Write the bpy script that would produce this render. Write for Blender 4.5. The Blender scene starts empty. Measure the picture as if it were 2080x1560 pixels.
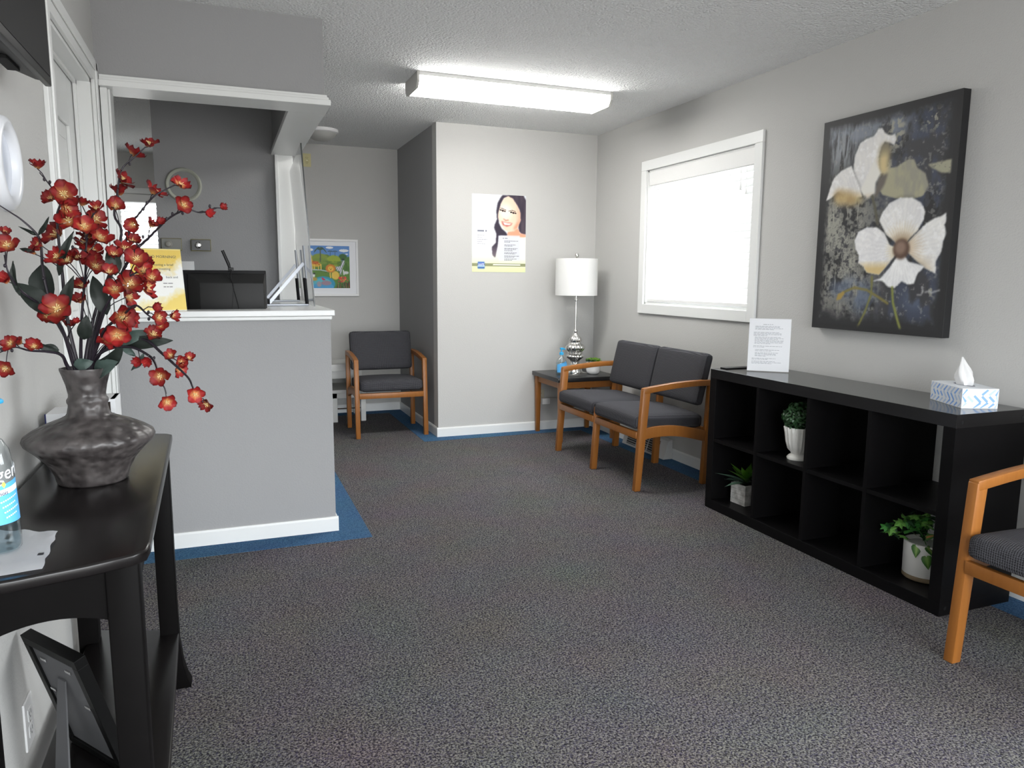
import bpy, bmesh, math, random
import numpy as np
from mathutils import Vector, Matrix, Euler
random.seed(11)
PI = math.pi
S = bpy.context.scene
COL = S.collection

# ---------------------------------------------------------------- camera
YAW, PITCH, ROLL = -0.3714, -0.1418, 0.007
fw = Vector((-math.sin(YAW)*math.cos(PITCH), math.cos(YAW)*math.cos(PITCH), math.sin(PITCH)))
rt = Vector((math.cos(YAW), math.sin(YAW), 0)); up = rt.cross(fw)
rt2 = rt*math.cos(ROLL) + up*math.sin(ROLL); up2 = up*math.cos(ROLL) - rt*math.sin(ROLL)
cam = bpy.data.cameras.new('camera'); camo = bpy.data.objects.new('camera', cam); COL.objects.link(camo)
M = Matrix((rt2, up2, -fw)).transposed().to_4x4(); M.translation = (0, 0, 1.2756)
camo.matrix_world = M
cam.sensor_width = 36.0; cam.lens = 1500.86*36/2080; cam.clip_start = 0.02
S.camera = camo

# ---------------------------------------------------------------- light and exposure
SKY = 14.0                                                     # overcast sky radiance; the ground below the horizon is far darker
W = bpy.data.worlds.new('world'); S.world = W; W.use_nodes = True
wn = W.node_tree; bgn = wn.nodes['Background']
wtc = wn.nodes.new('ShaderNodeTexCoord'); wsp = wn.nodes.new('ShaderNodeSeparateXYZ'); wrp = wn.nodes.new('ShaderNodeValToRGB')
wrp.color_ramp.elements[0].position = .485; wrp.color_ramp.elements[0].color = (.40, .395, .385, 1)
wrp.color_ramp.elements[1].position = .515; wrp.color_ramp.elements[1].color = (.93, .97, 1.0, 1)
wmp = wn.nodes.new('ShaderNodeMath'); wmp.operation = 'MULTIPLY_ADD'; wmp.inputs[1].default_value = .5; wmp.inputs[2].default_value = .5
wn.links.new(wtc.outputs['Generated'], wsp.inputs[0]); wn.links.new(wsp.outputs['Z'], wmp.inputs[0]); wn.links.new(wmp.outputs[0], wrp.inputs[0])
wn.links.new(wrp.outputs[0], bgn.inputs[0]); bgn.inputs[1].default_value = SKY
S.view_settings.view_transform = 'Standard'; S.view_settings.look = 'None'
S.view_settings.gamma = 1.0; S.view_settings.use_curve_mapping = False
S.view_settings.exposure = 0.22
S.cycles.use_denoising = True
S.cycles.max_bounces = 10; S.cycles.diffuse_bounces = 5; S.cycles.transparent_max_bounces = 16
S.cycles.sample_clamp_indirect = 6.0
LAMP = 28.0                                                    # radiance of the ceiling light's diffuser
def area(name, loc, rot, sx, sy, power, col=(1, 1, 1)):
    l = bpy.data.lights.new(name, 'AREA'); l.shape = 'RECTANGLE'; l.size = sx; l.size_y = sy
    l.energy = power; l.color = col
    o = bpy.data.objects.new(name, l); COL.objects.link(o); o.location = loc; o.rotation_euler = rot
    return o
# portals: they give no light of their own, they only guide daylight through the window openings, one of them added
for n_, l_, r_, sx_, sy_ in (('daylight_side', (3.13, 4.267, 1.58), (0, PI/2, 0), .98, 1.2), ('daylight_office', (-.66, 8.40, 1.56), (-PI/2, 0, 0), .72, 1.02), ('daylight_right', (3.13, -.05, 1.5), (0, PI/2, 0), 1.2, 1.6), ('daylight_entrance', (1.2, -1.75, 1.2), (PI/2, 0, 0), 3.1, 1.8)):
    area(n_, l_, r_, sx_, sy_, 1).data.cycles.is_portal = True

# ---------------------------------------------------------------- materials
MATS = {}
def nodes_of(name):
    m = bpy.data.materials.new(name); m.use_nodes = True
    nt = m.node_tree; return m, nt, nt.nodes['Principled BSDF']
def mat(name, col, rough=.5, metal=0., spec=.5, noise=0., nscale=40., bump=0., bscale=200., trans=0., emit=None, estr=0., alpha=1., coat=0., ior=1.45):
    if name in MATS: return MATS[name]
    m, nt, b = nodes_of(name)
    b.inputs['Base Color'].default_value = (*col, 1); b.inputs['Roughness'].default_value = rough
    b.inputs['Metallic'].default_value = metal; b.inputs['Specular IOR Level'].default_value = spec
    b.inputs['Transmission Weight'].default_value = trans; b.inputs['IOR'].default_value = ior
    b.inputs['Coat Weight'].default_value = coat
    if emit: b.inputs['Emission Color'].default_value = (*emit, 1); b.inputs['Emission Strength'].default_value = estr
    tc = nt.nodes.new('ShaderNodeTexCoord')
    if noise:
        n = nt.nodes.new('ShaderNodeTexNoise'); n.inputs['Scale'].default_value = nscale; n.inputs['Detail'].default_value = 4
        nt.links.new(tc.outputs['Object'], n.inputs['Vector'])
        mx = nt.nodes.new('ShaderNodeMix'); mx.data_type = 'RGBA'
        mx.inputs['A'].default_value = (*[c*(1-noise) for c in col], 1); mx.inputs['B'].default_value = (*[min(1, c*(1+noise)) for c in col], 1)
        nt.links.new(n.outputs['Fac'], mx.inputs['Factor']); nt.links.new(mx.outputs['Result'], b.inputs['Base Color'])
    if bump:
        n2 = nt.nodes.new('ShaderNodeTexNoise'); n2.inputs['Scale'].default_value = bscale; n2.inputs['Detail'].default_value = 3
        nt.links.new(tc.outputs['Object'], n2.inputs['Vector'])
        bp = nt.nodes.new('ShaderNodeBump'); bp.inputs['Strength'].default_value = bump; bp.inputs['Distance'].default_value = .004
        nt.links.new(n2.outputs['Fac'], bp.inputs['Height']); nt.links.new(bp.outputs['Normal'], b.inputs['Normal'])
    MATS[name] = m; return m
def vcol(name, rough=.5, spec=.4, metal=0., bump=0.):
    if name in MATS: return MATS[name]
    m, nt, b = nodes_of(name); a = nt.nodes.new('ShaderNodeAttribute'); a.attribute_name = 'Col'
    nt.links.new(a.outputs['Color'], b.inputs['Base Color']); b.inputs['Roughness'].default_value = rough
    b.inputs['Specular IOR Level'].default_value = spec
    if bump:
        bw = nt.nodes.new('ShaderNodeRGBToBW'); bp = nt.nodes.new('ShaderNodeBump'); bp.inputs['Strength'].default_value = bump; bp.inputs['Distance'].default_value = .003
        nt.links.new(a.outputs['Color'], bw.inputs[0]); nt.links.new(bw.outputs[0], bp.inputs['Height']); nt.links.new(bp.outputs['Normal'], b.inputs['Normal'])
    MATS[name] = m; return m
def clear(name, tint=(1, 1, 1), refl=1.0):
    # thin clear sheet: fresnel mix of a straight-through and a mirror lobe
    if name in MATS: return MATS[name]
    m = bpy.data.materials.new(name); m.use_nodes = True; nt = m.node_tree; nt.nodes.clear()
    o = nt.nodes.new('ShaderNodeOutputMaterial'); t = nt.nodes.new('ShaderNodeBsdfTransparent'); g = nt.nodes.new('ShaderNodeBsdfGlossy')
    t.inputs['Color'].default_value = (*tint, 1); g.inputs['Roughness'].default_value = .02
    f = nt.nodes.new('ShaderNodeLayerWeight'); pw = nt.nodes.new('ShaderNodeMath'); pw.operation = 'POWER'; pw.inputs[1].default_value = 5.0
    k = nt.nodes.new('ShaderNodeMath'); k.operation = 'MULTIPLY_ADD'; k.inputs[1].default_value = .94*refl; k.inputs[2].default_value = .04*refl; k.use_clamp = True
    mx = nt.nodes.new('ShaderNodeMixShader'); nt.links.new(f.outputs['Facing'], pw.inputs[0]); nt.links.new(pw.outputs[0], k.inputs[0]); nt.links.new(k.outputs[0], mx.inputs[0])
    nt.links.new(t.outputs[0], mx.inputs[1]); nt.links.new(g.outputs[0], mx.inputs[2]); nt.links.new(mx.outputs[0], o.inputs['Surface'])
    MATS[name] = m; return m
def translucent(name, col, mixf=.5):
    if name in MATS: return MATS[name]
    m = bpy.data.materials.new(name); m.use_nodes = True; nt = m.node_tree; nt.nodes.clear()
    o = nt.nodes.new('ShaderNodeOutputMaterial'); d = nt.nodes.new('ShaderNodeBsdfDiffuse'); t = nt.nodes.new('ShaderNodeBsdfTranslucent')
    d.inputs['Color'].default_value = (*col, 1); t.inputs['Color'].default_value = (*col, 1)
    mx = nt.nodes.new('ShaderNodeMixShader'); mx.inputs[0].default_value = mixf
    nt.links.new(d.outputs[0], mx.inputs[1]); nt.links.new(t.outputs[0], mx.inputs[2]); nt.links.new(mx.outputs[0], o.inputs['Surface'])
    MATS[name] = m; return m

def popcorn():
    m, nt, b = nodes_of('popcorn_ceiling'); b.inputs['Base Color'].default_value = (.84, .85, .85, 1); b.inputs['Roughness'].default_value = .95
    b.inputs['Specular IOR Level'].default_value = .1
    tc = nt.nodes.new('ShaderNodeTexCoord'); v = nt.nodes.new('ShaderNodeTexVoronoi'); v.inputs['Scale'].default_value = 85
    n = nt.nodes.new('ShaderNodeTexNoise'); n.inputs['Scale'].default_value = 60; n.inputs['Detail'].default_value = 5
    ad = nt.nodes.new('ShaderNodeMath'); ad.operation = 'SUBTRACT'
    bp = nt.nodes.new('ShaderNodeBump'); bp.inputs['Strength'].default_value = .75; bp.inputs['Distance'].default_value = .012
    L = nt.links; L.new(tc.outputs['Object'], v.inputs['Vector']); L.new(tc.outputs['Object'], n.inputs['Vector'])
    L.new(n.outputs['Fac'], ad.inputs[0]); L.new(v.outputs['Distance'], ad.inputs[1]); L.new(ad.outputs[0], bp.inputs['Height']); L.new(bp.outputs['Normal'], b.inputs['Normal'])
    return m
def carpet(name, dark, light, fleck, violet):
    m, nt, b = nodes_of(name); b.inputs['Roughness'].default_value = 1.0; b.inputs['Specular IOR Level'].default_value = .05
    tc = nt.nodes.new('ShaderNodeTexCoord'); L = nt.links
    n = nt.nodes.new('ShaderNodeTexNoise'); n.inputs['Scale'].default_value = 165; n.inputs['Detail'].default_value = 3; n.inputs['Distortion'].default_value = .6
    L.new(tc.outputs['Object'], n.inputs['Vector'])
    r = nt.nodes.new('ShaderNodeValToRGB'); r.color_ramp.elements[0].position = .38; r.color_ramp.elements[1].position = .62
    r.color_ramp.elements[0].color = (*dark, 1); r.color_ramp.elements[1].color = (*light, 1)
    e = r.color_ramp.elements.new(.47); e.color = (*fleck, 1)
    L.new(n.outputs['Fac'], r.inputs[0])
    n3 = nt.nodes.new('ShaderNodeTexNoise'); n3.inputs['Scale'].default_value = 120; n3.inputs['Detail'].default_value = 2
    mp3 = nt.nodes.new('ShaderNodeMapping'); mp3.inputs['Location'].default_value = (3.3, 1.7, .4); L.new(tc.outputs['Object'], mp3.inputs[0]); L.new(mp3.outputs[0], n3.inputs['Vector'])
    r3 = nt.nodes.new('ShaderNodeValToRGB'); r3.color_ramp.elements[0].position = .53; r3.color_ramp.elements[1].position = .62
    L.new(n3.outputs['Fac'], r3.inputs[0])
    mx3 = nt.nodes.new('ShaderNodeMix'); mx3.data_type = 'RGBA'; mx3.inputs['B'].default_value = (*violet, 1)
    fm3 = nt.nodes.new('ShaderNodeMath'); fm3.operation = 'MULTIPLY'; fm3.inputs[1].default_value = .55; L.new(r3.outputs[0], fm3.inputs[0]); L.new(fm3.outputs[0], mx3.inputs['Factor'])
    L.new(r.outputs[0], mx3.inputs['A'])
    n2 = nt.nodes.new('ShaderNodeTexNoise'); n2.inputs['Scale'].default_value = 3.; n2.inputs['Detail'].default_value = 3
    L.new(tc.outputs['Object'], n2.inputs['Vector'])
    mx = nt.nodes.new('ShaderNodeMix'); mx.data_type = 'RGBA'; mx.blend_type = 'MULTIPLY'; mx.inputs['Factor'].default_value = .25
    L.new(mx3.outputs['Result'], mx.inputs['A']); L.new(n2.outputs['Color'], mx.inputs['B']); 
    hs = nt.nodes.new('ShaderNodeHueSaturation'); hs.inputs['Saturation'].default_value = 1.0
    L.new(mx.outputs['Result'], hs.inputs['Color']); L.new(hs.outputs[0], b.inputs['Base Color'])
    bp = nt.nodes.new('ShaderNodeBump'); bp.inputs['Strength'].default_value = .6; bp.inputs['Distance'].default_value = .006
    L.new(n.outputs['Fac'], bp.inputs['Height']); L.new(bp.outputs['Normal'], b.inputs['Normal'])
    return m
def upholstery():
    m, nt, b = nodes_of('dotted_grey_upholstery'); b.inputs['Roughness'].default_value = .9; b.inputs['Specular IOR Level'].default_value = .15
    tc = nt.nodes.new('ShaderNodeTexCoord'); sp = nt.nodes.new('ShaderNodeSeparateXYZ'); L = nt.links; L.new(tc.outputs['Object'], sp.inputs[0])
    def mth(op, a, bb=None):
        k = nt.nodes.new('ShaderNodeMath'); k.operation = op
        for i, x in enumerate((a, bb)):
            if x is None: continue
            if isinstance(x, (int, float)): k.inputs[i].default_value = x
            else: L.new(x, k.inputs[i])
        return k.outputs[0]
    yz = mth('ADD', sp.outputs['Y'], sp.outputs['Z'])
    a = mth('MULTIPLY', mth('ADD', sp.outputs['X'], yz), 2*PI/.0155); c = mth('MULTIPLY', mth('SUBTRACT', sp.outputs['X'], yz), 2*PI/.0155)
    d = mth('MULTIPLY', mth('SINE', a), mth('SINE', c))
    r = nt.nodes.new('ShaderNodeValToRGB'); r.color_ramp.elements[0].position = .15; r.color_ramp.elements[1].position = .5
    r.color_ramp.elements[0].color = (.070, .070, .078, 1); r.color_ramp.elements[1].color = (.020, .020, .024, 1)
    L.new(d, r.inputs[0]); L.new(r.outputs[0], b.inputs['Base Color'])
    bp = nt.nodes.new('ShaderNodeBump'); bp.inputs['Strength'].default_value = .5; bp.inputs['Distance'].default_value = .003; bp.invert = True
    L.new(d, bp.inputs['Height']); L.new(bp.outputs['Normal'], b.inputs['Normal'])
    return m
def woodgrain(name, c1, c2, rough=.38, scale=(3, 3, 45)):
    m, nt, b = nodes_of(name); b.inputs['Roughness'].default_value = rough; b.inputs['Specular IOR Level'].default_value = .4
    tc = nt.nodes.new('ShaderNodeTexCoord'); mp = nt.nodes.new('ShaderNodeMapping'); n = nt.nodes.new('ShaderNodeTexNoise')
    mp.inputs['Scale'].default_value = (scale[2], scale[2], scale[0]); n.inputs['Scale'].default_value = 1.6; n.inputs['Detail'].default_value = 5
    mx = nt.nodes.new('ShaderNodeMix'); mx.data_type = 'RGBA'; mx.inputs['A'].default_value = (*c1, 1); mx.inputs['B'].default_value = (*c2, 1)
    L = nt.links; L.new(tc.outputs['Object'], mp.inputs[0]); L.new(mp.outputs[0], n.inputs['Vector']); L.new(n.outputs['Fac'], mx.inputs['Factor']); L.new(mx.outputs['Result'], b.inputs['Base Color'])
    return m
def mottled(name, c1, c2, rough, scale, bump=.3, bs=30):
    m, nt, b = nodes_of(name); b.inputs['Roughness'].default_value = rough
    tc = nt.nodes.new('ShaderNodeTexCoord'); n = nt.nodes.new('ShaderNodeTexNoise'); n.inputs['Scale'].default_value = scale; n.inputs['Detail'].default_value = 6
    v = nt.nodes.new('ShaderNodeTexVoronoi'); v.inputs['Scale'].default_value = bs; v.feature = 'SMOOTH_F1'
    r = nt.nodes.new('ShaderNodeValToRGB'); r.color_ramp.elements[0].position = .35; r.color_ramp.elements[1].position = .7
    r.color_ramp.elements[0].color = (*c1, 1); r.color_ramp.elements[1].color = (*c2, 1)
    bp = nt.nodes.new('ShaderNodeBump'); bp.inputs['Strength'].default_value = bump; bp.inputs['Distance'].default_value = .02
    L = nt.links; L.new(tc.outputs['Object'], n.inputs['Vector']); L.new(tc.outputs['Object'], v.inputs['Vector'])
    L.new(n.outputs['Fac'], r.inputs[0]); L.new(r.outputs[0], b.inputs['Base Color']); L.new(v.outputs['Distance'], bp.inputs['Height']); L.new(bp.outputs['Normal'], b.inputs['Normal'])
    return m

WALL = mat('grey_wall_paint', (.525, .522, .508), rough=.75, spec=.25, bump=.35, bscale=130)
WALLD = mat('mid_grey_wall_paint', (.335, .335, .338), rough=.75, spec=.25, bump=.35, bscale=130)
CEIL = popcorn()
CARPET = carpet('flecked_grey_carpet', (.024, .022, .028), (.255, .243, .230), (.090, .085, .086), (.060, .054, .105))
BLUE = carpet('blue_border_carpet', (.03, .085, .17), (.085, .18, .31), (.05, .12, .23), (.10, .18, .28))
TRIM = mat('white_trim_paint', (.78, .79, .78), rough=.35, spec=.45)
WHITE = mat('white_plastic', (.78, .78, .78), rough=.35)
PAPER = mat('white_paper', (.86, .87, .90), rough=.8, spec=.2)
FABRIC = upholstery()
OAK = woodgrain('honey_oak', (.235, .082, .015), (.325, .124, .025))
BLACKWOOD = mat('black_brown_laminate', (.0045, .0042, .0045), rough=.38, spec=.12, noise=.2, nscale=30)
SHELFTOP = mat('black_brown_sheen', (.006, .0055, .006), rough=.17, spec=.5)
ESPRESSO = mat('espresso_lacquer', (.006, .005, .005), rough=.25, spec=.42, noise=.2, nscale=18)
ESPRESSOD = mat('espresso_stain', (.0042, .0038, .0038), rough=.45, spec=.05, noise=.2, nscale=18)
BLACKPL = mat('black_plastic', (.009, .009, .010), rough=.38, spec=.25)
DARKPL = mat('dark_grey_plastic', (.018, .018, .018), rough=.45, spec=.25)
SCREEN = mat('dark_screen', (.010, .010, .011), rough=.5, spec=.06)
CHROME = mat('chrome', (.75, .75, .74), rough=.12, metal=1.)
SILVER = mat('mercury_silver', (.72, .71, .69), rough=.14, metal=1., noise=.12, nscale=60)
ALU = mat('brushed_aluminium', (.42, .44, .48), rough=.4, metal=.5)
STEM = mat('dark_stem', (.018, .013, .02), rough=.5)
LEAFD = mat('dark_silk_leaf', (.012, .018, .014), rough=.55, noise=.5, nscale=60)
LEAFG = mat('grey_green_silk_leaf', (.05, .078, .068), rough=.55, noise=.4, nscale=60)

# ---------------------------------------------------------------- object helpers
def obj(name, bm, m, parent=None, smooth=None, loc=None, rot=None):
    me = bpy.data.meshes.new(name)
    if isinstance(bm, bmesh.types.BMesh):
        bm.normal_update(); bm.to_mesh(me); bm.free()
    else:
        me = bm
    o = bpy.data.objects.new(name, me); COL.objects.link(o)
    for x in (m if isinstance(m, (list, tuple)) else [m]):
        if x: me.materials.append(x)
    if smooth is not None:
        me.shade_smooth(); me.set_sharp_from_angle(angle=math.radians(smooth))
    if parent: o.parent = parent
    if loc is not None: o.location = loc
    if rot is not None: o.rotation_euler = rot
    return o
def tag(o, label=None, cat=None, group=None, kind=None):
    if label: o['label'] = label
    if cat: o['category'] = cat
    if group: o['group'] = group
    if kind: o['kind'] = kind
    return o
def thing(name, label, cat, loc=(0, 0, 0), rot=(0, 0, 0), group=None):
    o = bpy.data.objects.new(name, None); COL.objects.link(o); o.empty_display_size = .1
    o.location = loc; o.rotation_euler = rot
    return tag(o, label, cat, group)
def struct(name, bm, m, parent=None, smooth=None):
    o = obj(name, bm, m, parent, smooth)
    if parent is None: o['kind'] = 'structure'
    return o
def B(): return bmesh.new()
def box(bm, x0, x1, y0, y1, z0, z1, bev=0., seg=2, mi=0):
    g = bmesh.ops.create_cube(bm, size=1); vs = g['verts']
    for v in vs:
        v.co = Vector((x0 if v.co.x < 0 else x1, y0 if v.co.y < 0 else y1, z0 if v.co.z < 0 else z1))
    fs = list({f for v in vs for f in v.link_faces})
    for f in fs: f.material_index = mi
    if bev:
        es = list({e for v in vs for e in v.link_edges})
        bmesh.ops.bevel(bm, geom=es, offset=bev, segments=seg, affect='EDGES', profile=.5)
    return bm
def bx(x0, x1, y0, y1, z0, z1, bev=0., seg=2): return box(B(), x0, x1, y0, y1, z0, z1, bev, seg)
def hexa(bm, pts):
    v = [bm.verts.new(p) for p in pts]
    for f in ((0, 3, 2, 1), (4, 5, 6, 7), (0, 1, 5, 4), (1, 2, 6, 5), (2, 3, 7, 6), (3, 0, 4, 7)): bm.faces.new([v[i] for i in f])
    return bm
def bevel_all(bm, off, seg=2, ang=30):
    bm.normal_update()
    es = [e for e in bm.edges if len(e.link_faces) == 2 and e.calc_face_angle(0) > math.radians(ang)]
    bmesh.ops.bevel(bm, geom=es, offset=off, segments=seg, affect='EDGES', profile=.5); return bm
def extrude_poly(bm, pts, axis, a0, a1):
    # pts 2-D; axis 'x': (y,z) 'y': (x,z) 'z': (x,y)
    def p3(p, a): return {'x': (a, p[0], p[1]), 'y': (p[0], a, p[1]), 'z': (p[0], p[1], a)}[axis]
    A = [bm.verts.new(p3(p, a0)) for p in pts]; C = [bm.verts.new(p3(p, a1)) for p in pts]
    n = len(pts); bm.faces.new(A); bm.faces.new(C[::-1])
    for i in range(n): bm.faces.new((A[i], C[i], C[(i+1) % n], A[(i+1) % n]))
    bmesh.ops.recalc_face_normals(bm, faces=bm.faces[:]); return bm
def lathe(bm, prof, seg=32, c=(0, 0), flute=0, famp=0., fz=None):
    rings = []
    for r, z in prof:
        if r < 1e-5: rings.append([bm.verts.new((c[0], c[1], z))]); continue
        ring = []
        for i in range(seg):
            a = 2*PI*i/seg
            k = 1.
            if flute: k = 1 + famp*(fz(z) if fz else 1)*math.cos(flute*a)
            ring.append(bm.verts.new((c[0]+r*k*math.cos(a), c[1]+r*k*math.sin(a), z)))
        rings.append(ring)
    for A, C in zip(rings, rings[1:]):
        for i in range(seg):
            j = (i+1) % seg
            if len(A) == 1 and len(C) == 1: break
            if len(A) == 1: bm.faces.new((A[0], C[j], C[i]))
            elif len(C) == 1: bm.faces.new((A[i], A[j], C[0]))
            else: bm.faces.new((A[i], A[j], C[j], C[i]))
    bmesh.ops.recalc_face_normals(bm, faces=bm.faces[:]); return bm
def tube(bm, pts, r, seg=8, cap=True):
    pts = [Vector(p) for p in pts]; n = len(pts); rings = []
    ref = Vector((0.3, 0.2, 1)).normalized()
    for i, p in enumerate(pts):
        t = (pts[min(i+1, n-1)]-pts[max(i-1, 0)]).normalized()
        a = t.cross(ref)
        if a.length < .05: a = t.cross(Vector((1, 0, 0)))
        a.normalize(); b = t.cross(a)
        rr = r[i] if isinstance(r, (list, tuple)) else r
        rings.append([bm.verts.new(p+(a*math.cos(2*PI*k/seg)+b*math.sin(2*PI*k/seg))*rr) for k in range(seg)])
    for A, C in zip(rings, rings[1:]):
        for k in range(seg): bm.faces.new((A[k], A[(k+1) % seg], C[(k+1) % seg], C[k]))
    if cap: bm.faces.new(rings[0][::-1]); bm.faces.new(rings[-1])
    return bm
def smooth_path(pts, n=4):
    P = [Vector(p) for p in pts]; out = []
    for i in range(len(P)-1):
        p0, p1, p2, p3 = P[max(i-1, 0)], P[i], P[i+1], P[min(i+2, len(P)-1)]
        for k in range(n):
            t = k/n
            out.append(.5*((2*p1)+(p2-p0)*t+(2*p0-5*p1+4*p2-p3)*t*t+(3*p1-p0-3*p2+p3)*t**3))
    out.append(P[-1]); return out
def strip(bm, center, width_dir, w, normal_dir, t):
    # rectangular section swept along a polyline: width w along width_dir, thickness t in the plane
    C = [Vector(p) for p in center]; wd = Vector(width_dir).normalized(); n = len(C); rings = []
    for i, p in enumerate(C):
        tt = (C[min(i+1, n-1)]-C[max(i-1, 0)]).normalized(); nn = wd.cross(tt).normalized()
        ti = t[i] if isinstance(t, (list, tuple)) else t
        rings.append([bm.verts.new(p+wd*sx*w/2+nn*sn*ti/2) for sx, sn in ((-1, -1), (1, -1), (1, 1), (-1, 1))])
    for A, D in zip(rings, rings[1:]):
        for k in range(4): bm.faces.new((A[k], A[(k+1) % 4], D[(k+1) % 4], D[k]))
    bm.faces.new(rings[0][::-1]); bm.faces.new(rings[-1])
    bmesh.ops.recalc_face_normals(bm, faces=bm.faces[:]); return bm
def cushion(sx, sy, sz, r, crown=0., n=12, bend=0.):
    # rounded pad centred at the origin; crown swells +z; bend curves it about y (sides come forward)
    bm = B(); bmesh.ops.create_cube(bm, size=2); bmesh.ops.subdivide_edges(bm, edges=bm.edges[:], cuts=n, use_grid_fill=True)
    hx, hy, hz = sx/2, sy/2, sz/2
    for v in bm.verts:
        p = Vector((v.co.x*hx, v.co.y*hy, v.co.z*hz))
        q = Vector((max(-hx+r, min(hx-r, p.x)), max(-hy+r, min(hy-r, p.y)), max(-hz+r, min(hz-r, p.z))))
        d = p-q
        if d.length > 1e-6: p = q+d.normalized()*r
        k = (1-(p.x/hx)**2)*(1-(p.y/hy)**2)
        if p.z > 0: p.z += crown*max(0, k)**.6
        if bend: p.z += bend*(p.x/hx)**2
        v.co = p
    return bm
def text_mesh(body, size, align='LEFT', extr=.0002):
    cu = bpy.data.curves.new('text', 'FONT'); cu.body = body; cu.size = size; cu.align_x = align; cu.extrude = extr
    cu.resolution_u = 2
    o = bpy.data.objects.new('text', cu); COL.objects.link(o)
    dg = bpy.context.evaluated_depsgraph_get(); me = bpy.data.meshes.new_from_object(o.evaluated_get(dg))
    bpy.data.objects.remove(o); bpy.data.curves.remove(cu); return me
def frame_m(origin, xdir, updir):
    x = Vector(xdir).normalized(); u = Vector(updir).normalized(); n = x.cross(u).normalized(); u = n.cross(x)
    m = Matrix((x, u, n)).transposed().to_4x4(); m.translation = origin; return m
def copy_tree(o, parent=None):
    c = o.copy(); COL.objects.link(c)
    if parent is not None: c.parent = parent
    for ch in list(o.children): copy_tree(ch, c)
    return c

# painted print: a grid of vertices whose colours are computed here (flat print, one colour per vertex)
class Canvas:
    def __init__(s, w, h, col):
        s.w, s.h = w, h; s.a = np.ones((h, w, 3))*np.array(col)
        s.u, s.v = np.meshgrid((np.arange(w)+.5)/w, (np.arange(h)+.5)/h)
        s.rng = np.random.RandomState(3)
    def blur(s, m, k):
        k = int(k)
        if k < 1: return m
        for ax in (0, 1):
            for _ in range(2):
                p = np.pad(m, [(k, k) if i == ax else (0, 0) for i in (0, 1)], mode='edge'); c = np.cumsum(p, ax)
                z = np.zeros_like(np.take(c, [0], ax)); c = np.concatenate([z, c], ax); n = m.shape[ax]
                m = (np.take(c, np.arange(2*k+1, 2*k+1+n), ax)-np.take(c, np.arange(0, n), ax))/(2*k+1)
        return m
    def mask(s, pts, soft=1):
        m = np.zeros((s.h, s.w), bool); n = len(pts)
        for i in range(n):
            (x0, y0), (x1, y1) = pts[i], pts[(i+1) % n]
            if y0 == y1: continue
            c = ((y0 > s.v) != (y1 > s.v)) & (s.u < (x1-x0)*(s.v-y0)/(y1-y0)+x0); m ^= c
        return s.blur(m.astype(float), soft)
    def ell(s, cx, cy, rx, ry, soft=1):
        return s.blur(((((s.u-cx)/rx)**2+((s.v-cy)/ry)**2) < 1).astype(float), soft)
    def line(s, pts, w, soft=1, asp=1.):
        d = np.full((s.h, s.w), 9.)
        for (x0, y0), (x1, y1) in zip(pts, pts[1:]):
            dx, dy = x1-x0, (y1-y0)*asp; L = dx*dx+dy*dy+1e-12
            t = np.clip(((s.u-x0)*dx+(s.v-y0)*asp*dy)/L, 0, 1)
            d = np.minimum(d, np.hypot(s.u-x0-t*dx, (s.v-y0)*asp-t*dy))
        return s.blur((d < w).astype(float), soft)
    def noise(s, nx, ny, seed):
        r = np.random.RandomState(seed).rand(ny+2, nx+2); x = s.u*nx; y = s.v*ny
        i = x.astype(int); j = y.astype(int); fx = x-i; fy = y-j; fx = fx*fx*(3-2*fx); fy = fy*fy*(3-2*fy)
        return (r[j, i]*(1-fx)+r[j, i+1]*fx)*(1-fy)+(r[j+1, i]*(1-fx)+r[j+1, i+1]*fx)*fy
    def put(s, m, col, k=1.):
        m = np.clip(m*k, 0, 1)[..., None]; s.a = s.a*(1-m)+np.array(col)*m
    def mesh(s, width, height):
        # plane in local x (right) / y (up), centred, facing +z
        xs = (np.arange(s.w)/(s.w-1)-.5)*width; ys = (.5-np.arange(s.h)/(s.h-1))*height
        X, Y = np.meshgrid(xs, ys); co = np.stack([X, Y, np.zeros_like(X)], -1).reshape(-1, 3)
        idx = np.arange(s.w*s.h).reshape(s.h, s.w)
        f = np.stack([idx[1:, :-1], idx[1:, 1:], idx[:-1, 1:], idx[:-1, :-1]], -1).reshape(-1, 4)
        me = bpy.data.meshes.new('print'); me.vertices.add(len(co)); me.vertices.foreach_set('co', co.ravel())
        me.loops.add(f.size); me.loops.foreach_set('vertex_index', f.ravel().astype(np.int32))
        me.polygons.add(len(f)); me.polygons.foreach_set('loop_start', np.arange(0, f.size, 4, dtype=np.int32)); me.polygons.foreach_set('loop_total', np.full(len(f), 4, dtype=np.int32))
        me.update(); c = np.clip(s.a, 0, 1).reshape(-1, 3); lin = np.where(c <= .04045, c/12.92, ((c+.055)/1.055)**2.4)
        at = me.color_attributes.new('Col', 'FLOAT_COLOR', 'POINT'); at.data.foreach_set('color', np.concatenate([lin, np.ones((len(lin), 1))], 1).ravel().astype(np.float32))
        me.validate(); return me
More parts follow.
